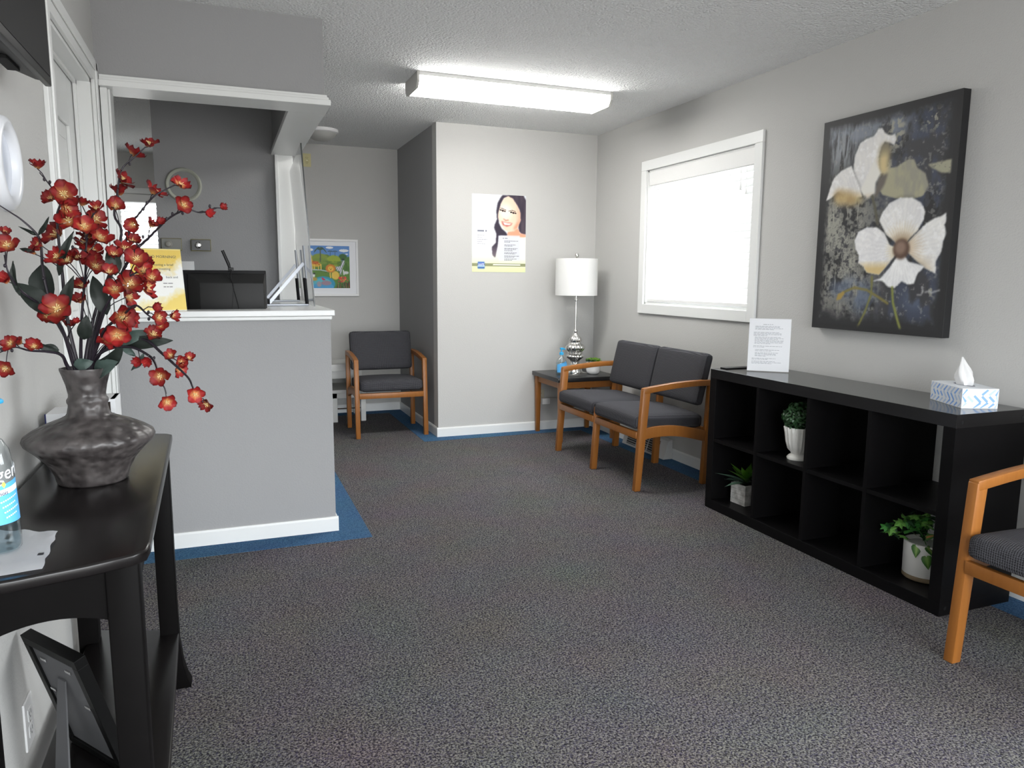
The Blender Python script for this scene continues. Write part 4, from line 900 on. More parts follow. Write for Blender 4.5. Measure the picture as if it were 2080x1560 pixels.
# ================================================================ console table on the left
TZ = .80
cn = thing('console_table', 'dark espresso console table with bowed ends against the left wall', 'table', (-.30, 1.90, 0))
def outline(inset=0., xb=-.448, n=8):
    # world coordinates: far end, front edge, near end, back edge; corners rounded
    P = [(xb, 2.545-inset), (-.33, 2.505-inset), (-.22, 2.462-inset), (-.178-inset*.6, 2.445-inset)]
    P += [(-.163-inset, 2.425-inset), (-.152-inset, 1.95), (-.142-inset, 1.43+inset)]
    P += [(-.145-inset, 1.392+inset), (-.165-inset*.6, 1.372+inset), (-.23, 1.346+inset), (-.33, 1.318+inset), (xb, 1.295+inset)]
    return [(x+.30, y-1.90) for x, y in P]
bm = extrude_poly(B(), outline(), 'z', TZ-.022, TZ); obj('table_top', bevel_all(bm, .005, 3, 50), ESPRESSO, cn, 50)
def cleg(x, y, flx, fly):
    bm = B(); secs = [(TZ-.022, 0, .027), (.30, 0, .026), (.16, .002, .026), (.08, .010, .028), (.03, .022, .031), (0, .034, .034)]
    rows = []
    for z, o_, w in secs:
        cx, cy = x+flx*o_, y+fly*o_; rows.append([bm.verts.new((cx+a*w, cy+b*w, z)) for a, b in ((-1, -1), (1, -1), (1, 1), (-1, 1))])
    for A, C in zip(rows, rows[1:]):
        for i in range(4): bm.faces.new((A[i], A[(i+1) % 4], C[(i+1) % 4], C[i]))
    bm.faces.new(rows[0]); bm.faces.new(rows[-1][::-1]); bmesh.ops.recalc_face_normals(bm, faces=bm.faces[:])
    return bevel_all(bm, .003)
for x, y, a, b in ((.112, -.47, .6, -.6), (.100, .487, .6, .6), (-.118, -.50, -.1, -.6), (-.118, .505, -.1, .6)):
    obj('leg', cleg(x, y, a, b), ESPRESSOD, cn, 50)
def arch(p0, p1, z0, z1, drop, th=.018, n=14):
    p0, p1 = Vector(p0), Vector(p1); d = (p1-p0).normalized(); nn = Vector((-d.y, d.x)); bm = B(); T = []; Bt = []
    for i in range(n+1):
        t_ = i/n; p = p0.lerp(p1, t_); zb = z0+drop*math.sin(PI*t_)**.7
        for s_, l_ in ((-1, T), (1, Bt)): l_.append((bm.verts.new((p.x+nn.x*s_*th/2, p.y+nn.y*s_*th/2, zb)), bm.verts.new((p.x+nn.x*s_*th/2, p.y+nn.y*s_*th/2, z1))))
    for i in range(n):
        (a, b), (c, d_) = T[i], T[i+1]; (e, f), (g, h) = Bt[i], Bt[i+1]
        for q in ((a, b, d_, c), (e, g, h, f), (a, c, g, e), (b, f, h, d_)): bm.faces.new(q)
    bm.faces.new((T[0][0], Bt[0][0], Bt[0][1], T[0][1])); bm.faces.new((T[-1][0], T[-1][1], Bt[-1][1], Bt[-1][0]))
    bmesh.ops.recalc_face_normals(bm, faces=bm.faces[:]); return bm
for a, b in (((.112, -.478), (-.118, -.508)), ((.100, .487), (-.118, .51)), ((.115, -.47), (.103, .487)), ((-.13, -.50), (-.13, .505))):
    obj('apron', arch(a, b, TZ-.145, TZ-.022, .035), ESPRESSOD, cn, 40)
bm = extrude_poly(B(), [(x*.93, y*.90) for x, y in outline(0, -.435)], 'z', .172, .19); obj('lower_shelf', bevel_all(bm, .004, 2, 50), ESPRESSO, cn, 50)

# ---------------------------------------------------------------- vase
CER = mottled('dark_pewter_ceramic', (.026, .022, .022), (.090, .080, .078), .38, 30, .4, 48)
vs = thing('flower_vase', 'dark pewter coloured vase with a wide shoulder and flared neck on the console table', 'vase', (-.303, 1.93, TZ))
vp = [(0, 0), (.070, 0), (.074, .004), (.078, .022), (.092, .050), (.116, .078), (.134, .095), (.1375, .104), (.134, .113), (.118, .124), (.09, .138), (.062, .149), (.048, .156), (.044, .162), (.041, .176), (.0405, .182), (.043, .187), (.043, .193), (.039, .199), (.0385, .206), (.042, .226), (.048, .248), (.0525, .262), (.0525, .266), (.049, .266), (.044, .245), (.036, .206), (.034, .15), (0, .12)]
obj('body', lathe(B(), vp, 56), CER, vs, 60)

# ---------------------------------------------------------------- red blossom branches (each lifts out of the vase)
PET = vcol('silk_petal', .55, .25)
STA = mat('stamen_yellow', (.74, .58, .28), rough=.6)
def blossom_mesh(kind, seed):
    r_ = random.Random(seed); bm = B(); lay = bm.verts.layers.float_color.new('Col')
    tint = r_.uniform(.75, 1.25); tw = [r_.uniform(-.35, .35) for _ in range(5)]
    for k in range(5):
        a0 = 2*PI*k/5+r_.uniform(-.15, .15); open_ = {0: r_.uniform(.25, .75), 1: r_.uniform(.8, 1.1), 2: 1.35}[kind]
        Lp = .5*r_.uniform(.92, 1.08); Wp = .225*r_.uniform(.85, 1.1); rows = []
        for i in range(5):
            t_ = i/4; row = []
            w = Wp*(.34, .72, 1.0, .96, .50)[i]; tw_ = tw[k]
            ang = open_*(1-.25*t_) if kind < 2 else open_+.9*t_
            # integrate the profile outwards/upwards
            rr_ = .04+Lp*t_*math.cos(ang); zz = Lp*t_*math.sin(ang)+.05*math.sin(3*t_+k)
            for j in range(5):
                s_ = -1+j/2; x = rr_-.10*Lp*s_*s_*(t_ > .7)*t_; y = w*s_; z = zz+.13*s_*s_*t_+.03*math.sin(5*s_+k)+tw_*y
                row.append(bm.verts.new((x*math.cos(a0)-y*math.sin(a0), x*math.sin(a0)+y*math.cos(a0), z)))
                q = max(0, min(1, (t_-.08)/.36))**.7; e = max(0, (t_-.75)/.25)
                c0, c1, c2 = (.56, .27, .10), (.215, .010, .010), (.075, .004, .007)
                c = [((1-q)*c0[m_]+q*c1[m_])*(1-e)+c2[m_]*e for m_ in range(3)]
                row[-1][lay] = (c[0]*tint, c[1]*tint, c[2]*tint, 1)
            rows.append(row)
        for A, C in zip(rows, rows[1:]):
            for j in range(4): bm.faces.new((A[j], A[j+1], C[j+1], C[j]))
    me = bpy.data.meshes.new('blossom'); bm.to_mesh(me); bm.free(); me.materials.append(PET); me.shade_smooth(); return me
def stamen_mesh(seed):
    r_ = random.Random(seed); bm = B()
    for k in range(9):
        a = 2*PI*k/9+r_.uniform(-.2, .2); d = r_.uniform(.05, .15); h = r_.uniform(.14, .26)
        tube(bm, [(0, 0, .0), (d*.5*math.cos(a), d*.5*math.sin(a), h*.7), (d*math.cos(a), d*math.sin(a), h)], [.016, .012, .02], 4)
    me = bpy.data.meshes.new('stamens'); bm.to_mesh(me); bm.free(); me.materials.append(STA); return me
BLM = {k: [blossom_mesh(k, 10*k+s) for s in range(4)] for k in range(3)}
STM = [stamen_mesh(s) for s in range(3)]
budm = B(); bmesh.ops.create_icosphere(budm, subdivisions=1, radius=1.); BUD = bpy.data.meshes.new('bud'); budm.to_mesh(BUD); budm.free(); BUD.materials.append(STEM); BUD.shade_smooth()
def silk_leaf(a, b, w, m, parent, seed):
    a, b = Vector(a), Vector(b); d = b-a; L_ = d.length; d.normalize(); r_ = random.Random(seed)
    view = Vector((r_.uniform(-.5, .7), -1, r_.uniform(-.2, .6))).normalized(); sd = d.cross(view).normalized(); nn = sd.cross(d).normalized()
    bm = B(); rows = []
    for i in range(9):
        t_ = i/8; ww = .5*w*(math.sin(PI*t_**.8)**.75 if 0 < t_ < 1 else .04); c = a+d*L_*t_+nn*.10*L_*math.sin(PI*t_)
        rows.append([bm.verts.new(c+sd*ww*s_+nn*ww*.35*abs(s_)+nn*.002*math.sin(9*t_+4*s_)) for s_ in (-1, -.5, 0, .5, 1)])
    for A, C in zip(rows, rows[1:]):
        for j in range(4): bm.faces.new((A[j], A[j+1], C[j+1], C[j]))
    return obj('leaf', bm, m, parent, 80)
VT = Vector((-.303, 1.93, TZ))
for bi, (lab, pts, bls, lvs, buds) in enumerate(BRANCHES):
    r_ = random.Random(100+bi); t = thing('flowering_branch', lab, 'flower branch', pts[0], (0, 0, 0), 'red silk blossom branches in the vase'); o0 = Vector(pts[0])
    sp = smooth_path([Vector(p)-o0 for p in pts], 5); n = len(sp)
    bm = tube(B(), sp, [.0036*(1-i/n)+.0011 for i in range(n)], 6)
    def nearest(p):
        k = min(range(n), key=lambda i: (sp[i]-p).length); return max(2, k)
    jobs = []
    for p, sz, kind in bls:
        p = Vector(p)-o0; q = sp[max(2, nearest(p)-3)]
        d = (p-q)
        face = Vector((r_.uniform(-.7, .7), -1.0+r_.uniform(-.2, .7), r_.uniform(-.25, .9)))+d.normalized()*.9
        face.normalize(); bp_ = p-face*sz*.18
        if (bp_-q).length > .006: tube(bm, [q, (q+bp_)/2+Vector((0, 0, .004)), bp_], .0011, 5)
        jobs.append((bp_, face, sz, kind))
    for p in buds:
        p = Vector(p)-o0; q = sp[nearest(p)]; tube(bm, [q, p], .0009, 5)
    obj('stem', bm, STEM, t, 60)
    for bp_, face, sz, kind in jobs:
        o = bpy.data.objects.new('blossom', BLM[kind][r_.randrange(4)]); COL.objects.link(o); o.parent = t
        k = sz*(1.12 if kind == 0 else 1.15 if kind == 1 else 1.2)
        R_ = face.to_track_quat('Z', 'Y').to_matrix() @ Matrix.Rotation(r_.uniform(0, 6.28), 3, 'Z')
        o.matrix_local = Matrix.Translation(bp_) @ R_.to_4x4() @ Matrix.Diagonal((k, k, k, 1))
        if kind < 2:
            s_ = bpy.data.objects.new('stamens', STM[r_.randrange(3)]); COL.objects.link(s_); s_.parent = o
    for p in buds:
        o = bpy.data.objects.new('bud', BUD); COL.objects.link(o); o.parent = t; o.location = Vector(p)-o0; o.scale = (.0032, .0032, .0045)
    for li, (a, b, w) in enumerate(lvs):
        L_ = silk_leaf(Vector(a)-o0, Vector(b)-o0, w, LEAFG if (bi in (7, 8) and li in (1, 2, 3)) else LEAFD, t, bi*7+li)

# ---------------------------------------------------------------- things around the vase
mb = thing('card_box', 'open white floral card box behind the vase on the console table', 'box', (-.355, 2.245, TZ))
CARD = mat('white_card', (.74, .75, .76), rough=.6); CARDB = mat('brown_box_inside', (.16, .13, .11), rough=.9); NAVY = mat('navy_print', (.015, .02, .10), rough=.6)
obj('carton', bx(-.088, -.012, -.05, .07, 0, .118, .001), CARD, mb)
bm = B(); box(bm, -.012, .072, .055, .06, 0, .150); box(bm, .062, .074, -.045, .06, 0, .150); box(bm, -.012, .062, -.045, .055, .0, .004); box(bm, -.012, .072, -.046, .06, .143, .150); obj('open_side', bm, CARD, mb)
obj('inner_card', bx(-.012, .062, .046, .055, .004, .143), CARDB, mb)
bm = B(); r_ = random.Random(8)
for k in range(26):
    x = r_.choice([r_.uniform(-.04, -.016)]); z = r_.uniform(.02, .11); s_ = r_.uniform(.0015, .0042)
    vsx = [bm.verts.new((x+s_*1.3*math.cos(q), -.0504, z+s_*math.sin(q))) for q in np.linspace(0, 2*PI, 7)[:-1]]; bm.faces.new(vsx)
for k in range(30):
    x = r_.uniform(.0625, .0735); z = r_.uniform(.02, .12); s_ = r_.uniform(.0008, .002)
    vsx = [bm.verts.new((x+s_*math.cos(q), -.0455, z+s_*1.6*math.sin(q))) for q in np.linspace(0, 2*PI, 6)[:-1]]; bm.faces.new(vsx)
obj('flower_print', bm, NAVY, mb); obj('edge_band', bx(-.0905, -.0875, -.051, -.045, 0, .118), NAVY, mb)

# napkin and large sanitizer bottle
NP = [(-.44, 1.56), (-.36, 1.59), (-.298, 1.555), (-.286, 1.44), (-.292, 1.335), (-.36, 1.318), (-.44, 1.32)]
bm = B(); nx, ny = 16, 16
q00, q10, q11, q01 = Vector((-.445, 1.315)), Vector((-.294, 1.345)), Vector((-.306, 1.535)), Vector((-.44, 1.60)); g = []
for j in range(ny+1):
    row = []
    for i in range(nx+1):
        a, b = i/nx, j/ny; p = q00*(1-a)*(1-b)+q10*a*(1-b)+q11*a*b+q01*(1-a)*b
        z = .0018+.0024*(abs(math.sin(9*a+3*b))**2)*(a*b*1.5+.2)+.003*max(0, a-.8)*math.sin(7*b)*5*.4+.0015*math.sin(13*a*b)
        wob = .0016*math.sin(19*b)*a*a
        row.append(bm.verts.new((p.x+wob+.36, p.y-1.45, max(.0012, z))))
    g.append(row)
for j in range(ny):
    for i in range(nx): bm.faces.new((g[j][i], g[j][i+1], g[j+1][i+1], g[j+1][i]))
bmesh.ops.solidify(bm, geom=bm.faces[:], thickness=.0008)
nk = obj('napkin', bm, PAPER, None, 80, (-.36, 1.45, TZ+.001)); tag(nk, 'crumpled white paper napkin under the big sanitizer bottle', 'napkin')
pr_b = [(0, 0), (.040, 0), (.0435, .005), (.044, .02), (.0425, .075), (.041, .115), (.040, .150), (.036, .175), (.027, .192), (.016, .200), (.0135, .205), (.0135, .214)]
gb = pump_bottle('large clear sanitizer pump bottle on the napkin at the left picture edge', (-.388, 1.462, TZ+.0065), pr_b, .8, .055, BLUECAP, rot=math.radians(-15))
def rfb(z):
    for (r0, z0), (r1, z1) in zip(pr_b[2:], pr_b[3:]):
        if z0 <= z <= z1: return r0+(r1-r0)*(z-z0)/(z1-z0)
    return .04
def fl8(o):
    for v in o.data.vertices: v.co.y *= .8
A_ = math.radians
label_band(gb, A_(-62), A_(16), .05, .115, rfb, LABELB, .8, shape=lambda i, j, z: z+.012*i*(1 if j > .5 else .3))
label_band(gb, A_(-58), A_(12), .098, .108, lambda z: rfb(z)+.0004, LABELW, .8, 'label_stripe', shape=lambda i, j, z: z+.010*i)
fl8(text_wrap(gb, 'germ', .034, A_(-50), .124, rfb, mat('lettering_white', (.85, .86, .9), rough=.5), .18))
fl8(text_wrap(gb, 'mois', .010, A_(-50), .100, lambda z: rfb(z)+.0012, NAVY, .14, 'lettering'))
bm = B()
for k in range(4):
    a0 = A_(-44+3*k); z = .088-.009*k; n_ = (9, 7, 8, 6)[k]
    for q in range(n_):
        a1 = a0+.09*q; r0 = rfb(z)+.0013
        vv = [bm.verts.new((r0*math.cos(a1+da), .8*r0*math.sin(a1+da), z+dz+.0012*q)) for da, dz in ((0, 0), (.06, .0), (.06, .0026), (0, .0026))]; bm.faces.new(vv)
sp_ = obj('small_print', bm, LABELW, gb); sp_['kind'] = 'stuff'
bm = B(); c = bm.verts.new((rfb(.125)*math.cos(A_(-33))+.001, .8*rfb(.125)*math.sin(A_(-33)), .119)); 
vv = [bm.verts.new((rfb(.119)*math.cos(A_(-33)+.10*math.cos(q))+.0012, .8*(rfb(.119)+.0012)*math.sin(A_(-33)+.10*math.cos(q)), .119+.006*math.sin(q))) for q in (0, PI/2, PI, 1.5*PI)]; bm.faces.new(vv)
obj('star_mark', bm, mat('yellow_print', (.75, .70, .12), rough=.5), gb)

# picture frame standing on the lower shelf, back towards the wall
fb = thing('picture_frame', 'black picture frame seen from behind on the lower shelf of the console', 'picture frame')
bl_, br_, tl_, tr_ = [Vector(p) for p in ((-.381, 1.846, .192), (-.249, 1.67, .192), (-.449, 1.794, .493), (-.317, 1.618, .493))]
fb.matrix_world = frame_m((bl_+br_)/2+Vector((.0, 0.02, 0)), (br_-bl_), (tl_-bl_))
fwid = (br_-bl_).length; fh = (tl_-bl_).length
BKW = mat('black_frame_paint', (.006, .006, .006), rough=.4, spec=.12)
for n_, b in (('rail', bx(-fwid/2, fwid/2, 0, .022, -.024, 0, .001)), ('rail', bx(-fwid/2, fwid/2, fh-.022, fh, -.024, 0, .001)), ('stile', bx(-fwid/2, -fwid/2+.022, .022, fh-.022, -.024, 0, .001)), ('stile', bx(fwid/2-.022, fwid/2, .022, fh-.022, -.024, 0, .001))):
    obj(n_, b, BKW, fb)
obj('backing_board', bx(-fwid/2+.02, fwid/2-.02, .02, fh-.02, -.012, -.005), mat('grey_backing', (.10, .10, .104), rough=.6), fb)
obj('easel_strut', bm_ := hexa(B(), [(-.03, .0, .075), (.03, .0, .075), (.03, .004, .078), (-.03, .004, .078), (-.015, fh*.72, -.004), (.015, fh*.72, -.004), (.015, fh*.72, -.001), (-.015, fh*.72, -.001)]), mat('grey_backing', (.16, .16, .165)), fb)
for x, y in ((-.05, fh-.05), (.05, fh-.05), (.07, fh*.55), (-.07, fh*.55)): obj('turn_button', bx(x-.011, x+.011, y-.003, y+.003, -.005, -.001, .0005), CHROME, fb)

# television on the left wall
tv = thing('television', 'black flat screen television high on the left wall, cut by the picture corner', 'television', (-.355, 2.10, 1.716), (0, 0, math.radians(-.6)))
TWd, THt = .73, .43
obj('bezel', bx(-.014, 0, -TWd, 0, 0, THt, .003), BLACKPL, tv, 40)
obj('screen', bx(.0, .0012, -TWd+.014, -.014, .02, THt-.014, .0004), SCREEN, tv)
bm = hexa(B(), [(-.014, -TWd+.01, .004), (-.014, -.006, .004), (-.014, -.006, THt-.006), (-.014, -TWd+.01, THt-.006), (-.078, -TWd+.10, .02), (-.078, -.075, .02), (-.074, -.10, THt-.10), (-.074, -TWd+.10, THt-.10)])
bmesh.ops.recalc_face_normals(bm, faces=bm.faces[:]); obj('back_shell', bevel_all(bm, .012, 3), DARKPL, tv, 50)
obj('speaker_grille', bx(-.062, -.038, -.22, -.115, .004, .012, .001), mat('speaker_black', (.004, .004, .004), rough=.8), tv)
obj('wall_bracket', bx(-.104, -.072, -.46, -.28, .12, .30, .003), BLACKPL, tv)

# round white wall piece
rc = thing('wall_plaque', 'small round white plaque with raised rim on the left wall above the napkin', 'wall decoration', (XL, 2.062, 1.53), (0, PI/2, 0))
obj('rim', lathe(B(), [(.070, .004), (.074, .016), (.090, .024), (.103, .019), (.109, .006), (.109, 0), (.070, 0)], 48), mat('white_gloss_rim', (.80, .82, .86), rough=.25), rc, 50)
obj('face', lathe(B(), [(0, .010), (.050, .008), (.071, .0045), (.071, 0), (0, 0)], 48), mat('blue_white_glaze', (.72, .77, .88), rough=.2), rc, 40)

def outlet(label, m4, m=WHITE, kind='outlet', name='wall_outlet'):
    t = thing(name, label, kind); t.matrix_world = m4
    obj('cover_plate', bx(-.035, .035, -.0575, .0575, 0, .005, .002), m, t)
    if kind == 'outlet':
        for y in (-.02, .02):
            s_ = obj('socket', bx(-.016, .016, y-.014, y+.014, .005, .007, .0015), m, t)
            bm = B(); box(bm, -.008, -.006, y-.003, y+.007, .007, .0073); box(bm, .006, .008, y-.003, y+.007, .007, .0073); box(bm, -.002, .002, y-.01, y-.006, .007, .0073)
            sl_ = obj('slots', bm, BLACKPL, s_)
        obj('screw', lathe(B(), [(0, .005), (.003, .005), (.003, .0062), (0, .0065)], 10), CHROME, t)
    return t
outlet('white wall outlet low on the left wall under the console table', frame_m((XL, 1.862, .262), (0, 1, 0), (0, 0, 1)))
IVORY = mat('ivory_plastic', (.60, .55, .28), rough=.4); CREAM = mat('cream_plastic', (.55, .52, .42), rough=.4)
outlet('ivory outlet plate near the ceiling on the alcove back wall', frame_m((.755, YB, 2.312), (1, 0, 0), (0, 0, 1)), IVORY)
ol = outlet('cream wall outlet under the end table with a white adaptor plugged in', frame_m((2.472, YF, .292), (1, 0, 0), (0, 0, 1)), CREAM)
ad = obj('plug_adaptor', bevel_all(bx(2.475, 2.545, YF-.045, YF-.008, .225, .275), .004), WHITE, None, 40); tag(ad, 'white plug adaptor on the outlet beneath the end table', 'plug')
# ================================================================ on the reception counter
CZ = 1.118
sg = thing('counter_sign', 'yellow edged good morning sign in a slanted stand on the counter', 'sign')
th = math.radians(17); xd = Vector((math.cos(th), math.sin(th), 0)); nd = Vector((math.sin(th), -math.cos(th), 0)); lean = math.radians(12)
uv_ = Vector((0, 0, math.cos(lean)))-nd*math.sin(lean)
SW, SH_ = .218, .285
sg.matrix_world = frame_m(Vector((-.158, 3.735, CZ+.001))-xd*SW/2, xd, uv_)
c = Canvas(110, 142, (.985, .985, .97))
yel = (.93, .80, .36); u, v = c.u, c.v
nz = c.noise(5, 6, 2)*.5+c.noise(12, 14, 3)*.3+c.noise(30, 36, 4)*.2
top = np.clip((.60-.25*u-v+(nz-.5)*.35)*5, 0, 1); c.put(top, yel, .92)
bot = np.clip((v-.80+.30*(u-.35)+(nz-.5)*.25)*6, 0, 1)*(u > .0); c.put(bot*(v < .985), (.95, .84, .42), .9)
c.put(c.mask([(0, 0), (1, 0), (1, .02), (0, .02)], 0), (.97, .93, .70), .6)
obj('sheet', c.mesh(SW, SH_), vcol('sign_print', .7, .2), sg, None, (0, SH_/2, .0012))
obj('backing', bx(-SW/2, SW/2, 0, SH_, -.0015, .0008), PAPER, sg)
GR = mat('grey_lettering', (.10, .10, .09), rough=.8)
for body, y, s_, x in (('GOOD MORNING!', .243, .0172, .015), ('having a brief', .207, .0155, .03), ('meeting', .188, .0155, .032), ('back and', .150, .0145, .06)):
    o = obj('lettering', text_mesh(body, s_, 'CENTER'), GR, sg, None, (x, y, .0015))
lines(sg, 2, .02, .075, .128, .016, .003, GR, .0014)
obj('acrylic_front', bx(-SW/2-.001, SW/2+.001, -.001, SH_+.002, .0022, .0038), clear('acrylic', (1, 1, 1), .8), sg)
bm = hexa(B(), [(-SW/2, 0, -.06), (SW/2, 0, -.06), (SW/2, 0, .0), (-SW/2, 0, .0), (-SW/2, .002, -.06), (SW/2, .002, -.06), (SW/2, .002, 0), (-SW/2, .002, 0)])

# sneeze guard: clear panel on two aluminium feet, leaning slightly inwards
gd = thing('sneeze_guard', 'clear acrylic sneeze guard panel standing along the counter side', 'screen', (.46, 4.62, CZ))
ACR = clear('acrylic_guard', (.86, .87, .88), 1.25)
P0, P1, T1, T0 = Vector((.455, 4.11, CZ+.001)), Vector((.487, 5.14, CZ+.001)), Vector((.44, 5.14, 1.955)), Vector((.41, 4.11, 1.965))
o0 = Vector((.46, 4.62, CZ)); nn = (P1-P0).cross(T0-P0).normalized()*.0055
obj('panel', hexa(B(), [p-o0 for p in (P0, P1, P1+nn, P0+nn, T0, T1, T1+nn, T0+nn)]), ACR, gd)
EDGE = mat('dark_acrylic_edge', (.03, .035, .035), rough=.2)
obj('panel_edge', hexa(B(), [p-o0 for p in (P0-nn*.05+Vector((0, -.004, 0)), P0+nn*1.05+Vector((0, -.004, 0)), P0+nn*1.05, P0-nn*.05, T0-nn*.05+Vector((0, -.004, 0)), T0+nn*1.05+Vector((0, -.004, 0)), T0+nn*1.05, T0-nn*.05)]), EDGE, gd)
for y, xb in ((4.30, .452), (5.03, .474)):
    r0 = Vector((xb-.012, y, 0)); lean_ = Vector((-.05/.85, 0, 1))
    up_ = obj('upright', tube(B(), [Vector((xb-.014-.46, y-4.62, .15)), Vector((xb-.014-.46, y-4.62, .15))+lean_*.18], .006, 10), ALU, gd)
    obj('grip', tube(B(), [Vector((xb-.014-.46, y-4.62, .002)), Vector((xb-.014-.46, y-4.62, .002))+lean_*.148], .010, 12), BLACKPL, gd)
    a = Vector((xb-.22-.46, y-4.62-.02, .012)); b = Vector((xb-.026-.46, y-4.62, .235))
    obj('strut', strip(B(), [a, b], (0, 1, 0), .006, None, .017), ALU, gd)
    obj('foot_bar', bx(xb-.25-.46, xb-.01-.46, y-4.62-.045, y-4.62+.005, .001, .010, .002), ALU, gd)
    obj('foot_cap', lathe(B(), [(0, 0), (.022, 0), (.022, .024), (.016, .03), (0, .03)], 20), WHITE if y > 4.6 else BLACKPL, gd, 40, (xb-.235-.46, y-4.62-.02, .010))

# monitor seen from behind, standing on the desk behind the counter
dk = thing('office_desk', 'work desk hidden behind the reception counter', 'desk', (-.08, 4.15, 0))
obj('desk_top', bx(-.36, .26, -.30, .36, .72, .75, .003), mat('desk_laminate', (.30, .29, .27), rough=.4), dk)
for x in (-.34, .24):
    for y in (-.27, .33): obj('leg', bx(x-.02, x+.02, y-.02, y+.02, 0, .72, .002), BLACKPL, dk)
mo = thing('computer_monitor', 'back of a black computer monitor behind the reception counter', 'monitor', (.012, 4.0, .75), (0, 0, math.radians(-4)))
MW, MZ0, MZ1 = .394, .255, .556
bm = bx(-MW/2, MW/2, -.012, .022, MZ0, MZ1, .004); obj('bezel', bm, BLACKPL, mo, 40)
def ring_shell(bm, secs):
    rows = [[bm.verts.new((x, y, z)) for x, z in ((x0, z0), (x1, z0), (x1, z1), (x0, z1))] for y, x0, x1, z0, z1 in secs]
    for A, C in zip(rows, rows[1:]):
        for i in range(4): bm.faces.new((A[i], A[(i+1) % 4], C[(i+1) % 4], C[i]))
    bm.faces.new(rows[-1]); bmesh.ops.recalc_face_normals(bm, faces=bm.faces[:]); return bm
bm = ring_shell(B(), [(-.008, -MW/2+.022, MW/2-.004, MZ0+.004, MZ1-.014), (-.028, -MW/2+.03, MW/2-.006, MZ0+.01, MZ1-.018), (-.066, -MW/2+.085, MW/2-.012, MZ0+.02, MZ1-.062)])
obj('back_shell', bevel_all(bm, .003), DARKPL, mo, 40)
for k in range(2):
    for q in range(2): obj('vent_slot', bx(.03+.045*q, .06+.045*q, -.0668, -.066, MZ0+.085+.012*k, MZ0+.088+.012*k), ALU, mo)
obj('stand', bx(-.02, .02, .0, .02, .01, MZ0+.02, .002), BLACKPL, mo); obj('stand_base', bx(-.11, .11, -.07, .09, .0005, .012, .004), BLACKPL, mo)
an = thing('antenna', 'thin black stick antenna clipped on top of the monitor', 'antenna', (.045, 4.0, .75+MZ1))
obj('clip', bx(-.016, .010, -.03, .028, -.004, .014, .002), BLACKPL, an)
obj('rod', tube(B(), [(-.008, -.01, .01), (-.012, -.01, .03), (-.038, -.012, .098)], [.006, .008, .0075], 10), BLACKPL, an)
obj('cable', tube(B(), smooth_path([(0, -.032, .004), (-.004, -.060, -.04), (.012, -.076, -.12), (.03, -.078, -.2)], 5), .0016, 6), BLACKPL, an)
obj('cable', tube(B(), smooth_path([(-.006, -.032, .004), (-.02, -.055, -.03), (.004, -.073, -.07), (-.004, -.078, -.2)], 5), .0013, 6), BLACKPL, an)

# office back wall: round plate, thermostats, dimmer
PALE = mat('pale_ring_plastic', (.46, .47, .40), rough=.5)
ck = thing('round_wall_disc', 'round grey disc with a pale ring on the office back wall', 'wall disc', (-.2, YO, 1.845), (PI/2, 0, 0))
obj('ring', lathe(B(), [(.082, .006), (.088, .020), (.098, .024), (.105, .018), (.107, .0), (.082, 0)], 48), PALE, ck, 50)
obj('disc', lathe(B(), [(0, .010), (.084, .010), (.084, 0), (0, 0)], 48), mat('smoked_face', (.27, .275, .27), rough=.15), ck, 40)
def stat(label, x, z, face, dial, edge):
    t = thing('thermostat', label, 'thermostat', (x, YO, z), (PI/2, 0, 0))
    obj('back_plate', bx(-.060, .060, -.038, .038, 0, .016, .002), edge, t)
    obj('face', bx(-.057, .057, -.034, .034, .016, .024, .002), face, t)
    obj('dial', lathe(B(), [(0, .024), (.022, .024), (.021, .034), (.016, .036), (.014, .041), (0, .043)], 32), dial, t, 40, (-.016, 0, 0))
    return t
BRONZE = mat('bronze_edge', (.17, .15, .07), rough=.35, metal=.5)
stat('pale thermostat on the office wall left of the dark one', -.289, 1.475, mat('stat_grey', (.22, .22, .20), rough=.35), mat('stat_dial', (.28, .27, .24), rough=.3), BRONZE)
stat('dark thermostat with chrome dial on the office wall', -.117, 1.473, mat('stat_black', (.012, .011, .009), rough=.25), CHROME, BRONZE)
dmr = thing('dimmer_switch', 'white dimmer plate with round knob behind the monitor', 'switch', (-.200, YO, 1.31), (PI/2, 0, 0))
obj('cover_plate', bx(-.037, .037, -.06, .06, 0, .006, .002), WHITE, dmr); obj('knob', lathe(B(), [(0, .006), (.018, .006), (.016, .022), (.012, .025), (0, .025)], 24), WHITE, dmr, 40, (-.004, -.008, 0))

# ================================================================ wall pictures
# woman poster on the far wall
PX0, PX1, PZ0, PZ1 = 1.863, 2.323, 1.327, 1.9375
PW, PH = PX1-PX0, PZ1-PZ0
c = Canvas(150, 200, (.84, .855, .875)); u, v = c.u, c.v
c.put(np.clip((v-.15)*1.6, 0, 1), (.93, .93, .94))
c.put(np.clip((v-.72)*4.5, 0, 1), (.89, .925, .70))
P_ = POSTER
c.put(c.mask(P_['shoulder'], 4), (.96, .95, .90), .9)
hm = c.mask(P_['hair'], 1); c.put(hm, (.20, .17, .23)); c.put(hm*np.clip((u-.72)*4, 0, 1)*c.noise(40, 5, 3), (.42, .36, .38), .8)
c.put(hm*np.clip((v-.62)*5, 0, 1), (.55, .50, .52), .85)
c.put(c.mask(P_['neck'], 1), (.90, .62, .50)); fm = c.mask(P_['face'], 1); c.put(fm, (.93, .80, .71)); c.put(c.mask(P_['cheek'], 3)*fm, (.86, .52, .40), .9); c.put(fm*np.clip((u-.80)*8, 0, 1), (.85, .55, .44), .7)
c.put(c.ell(.62, .22, .12, .10, 5)*fm, (.97, .90, .84), .9)
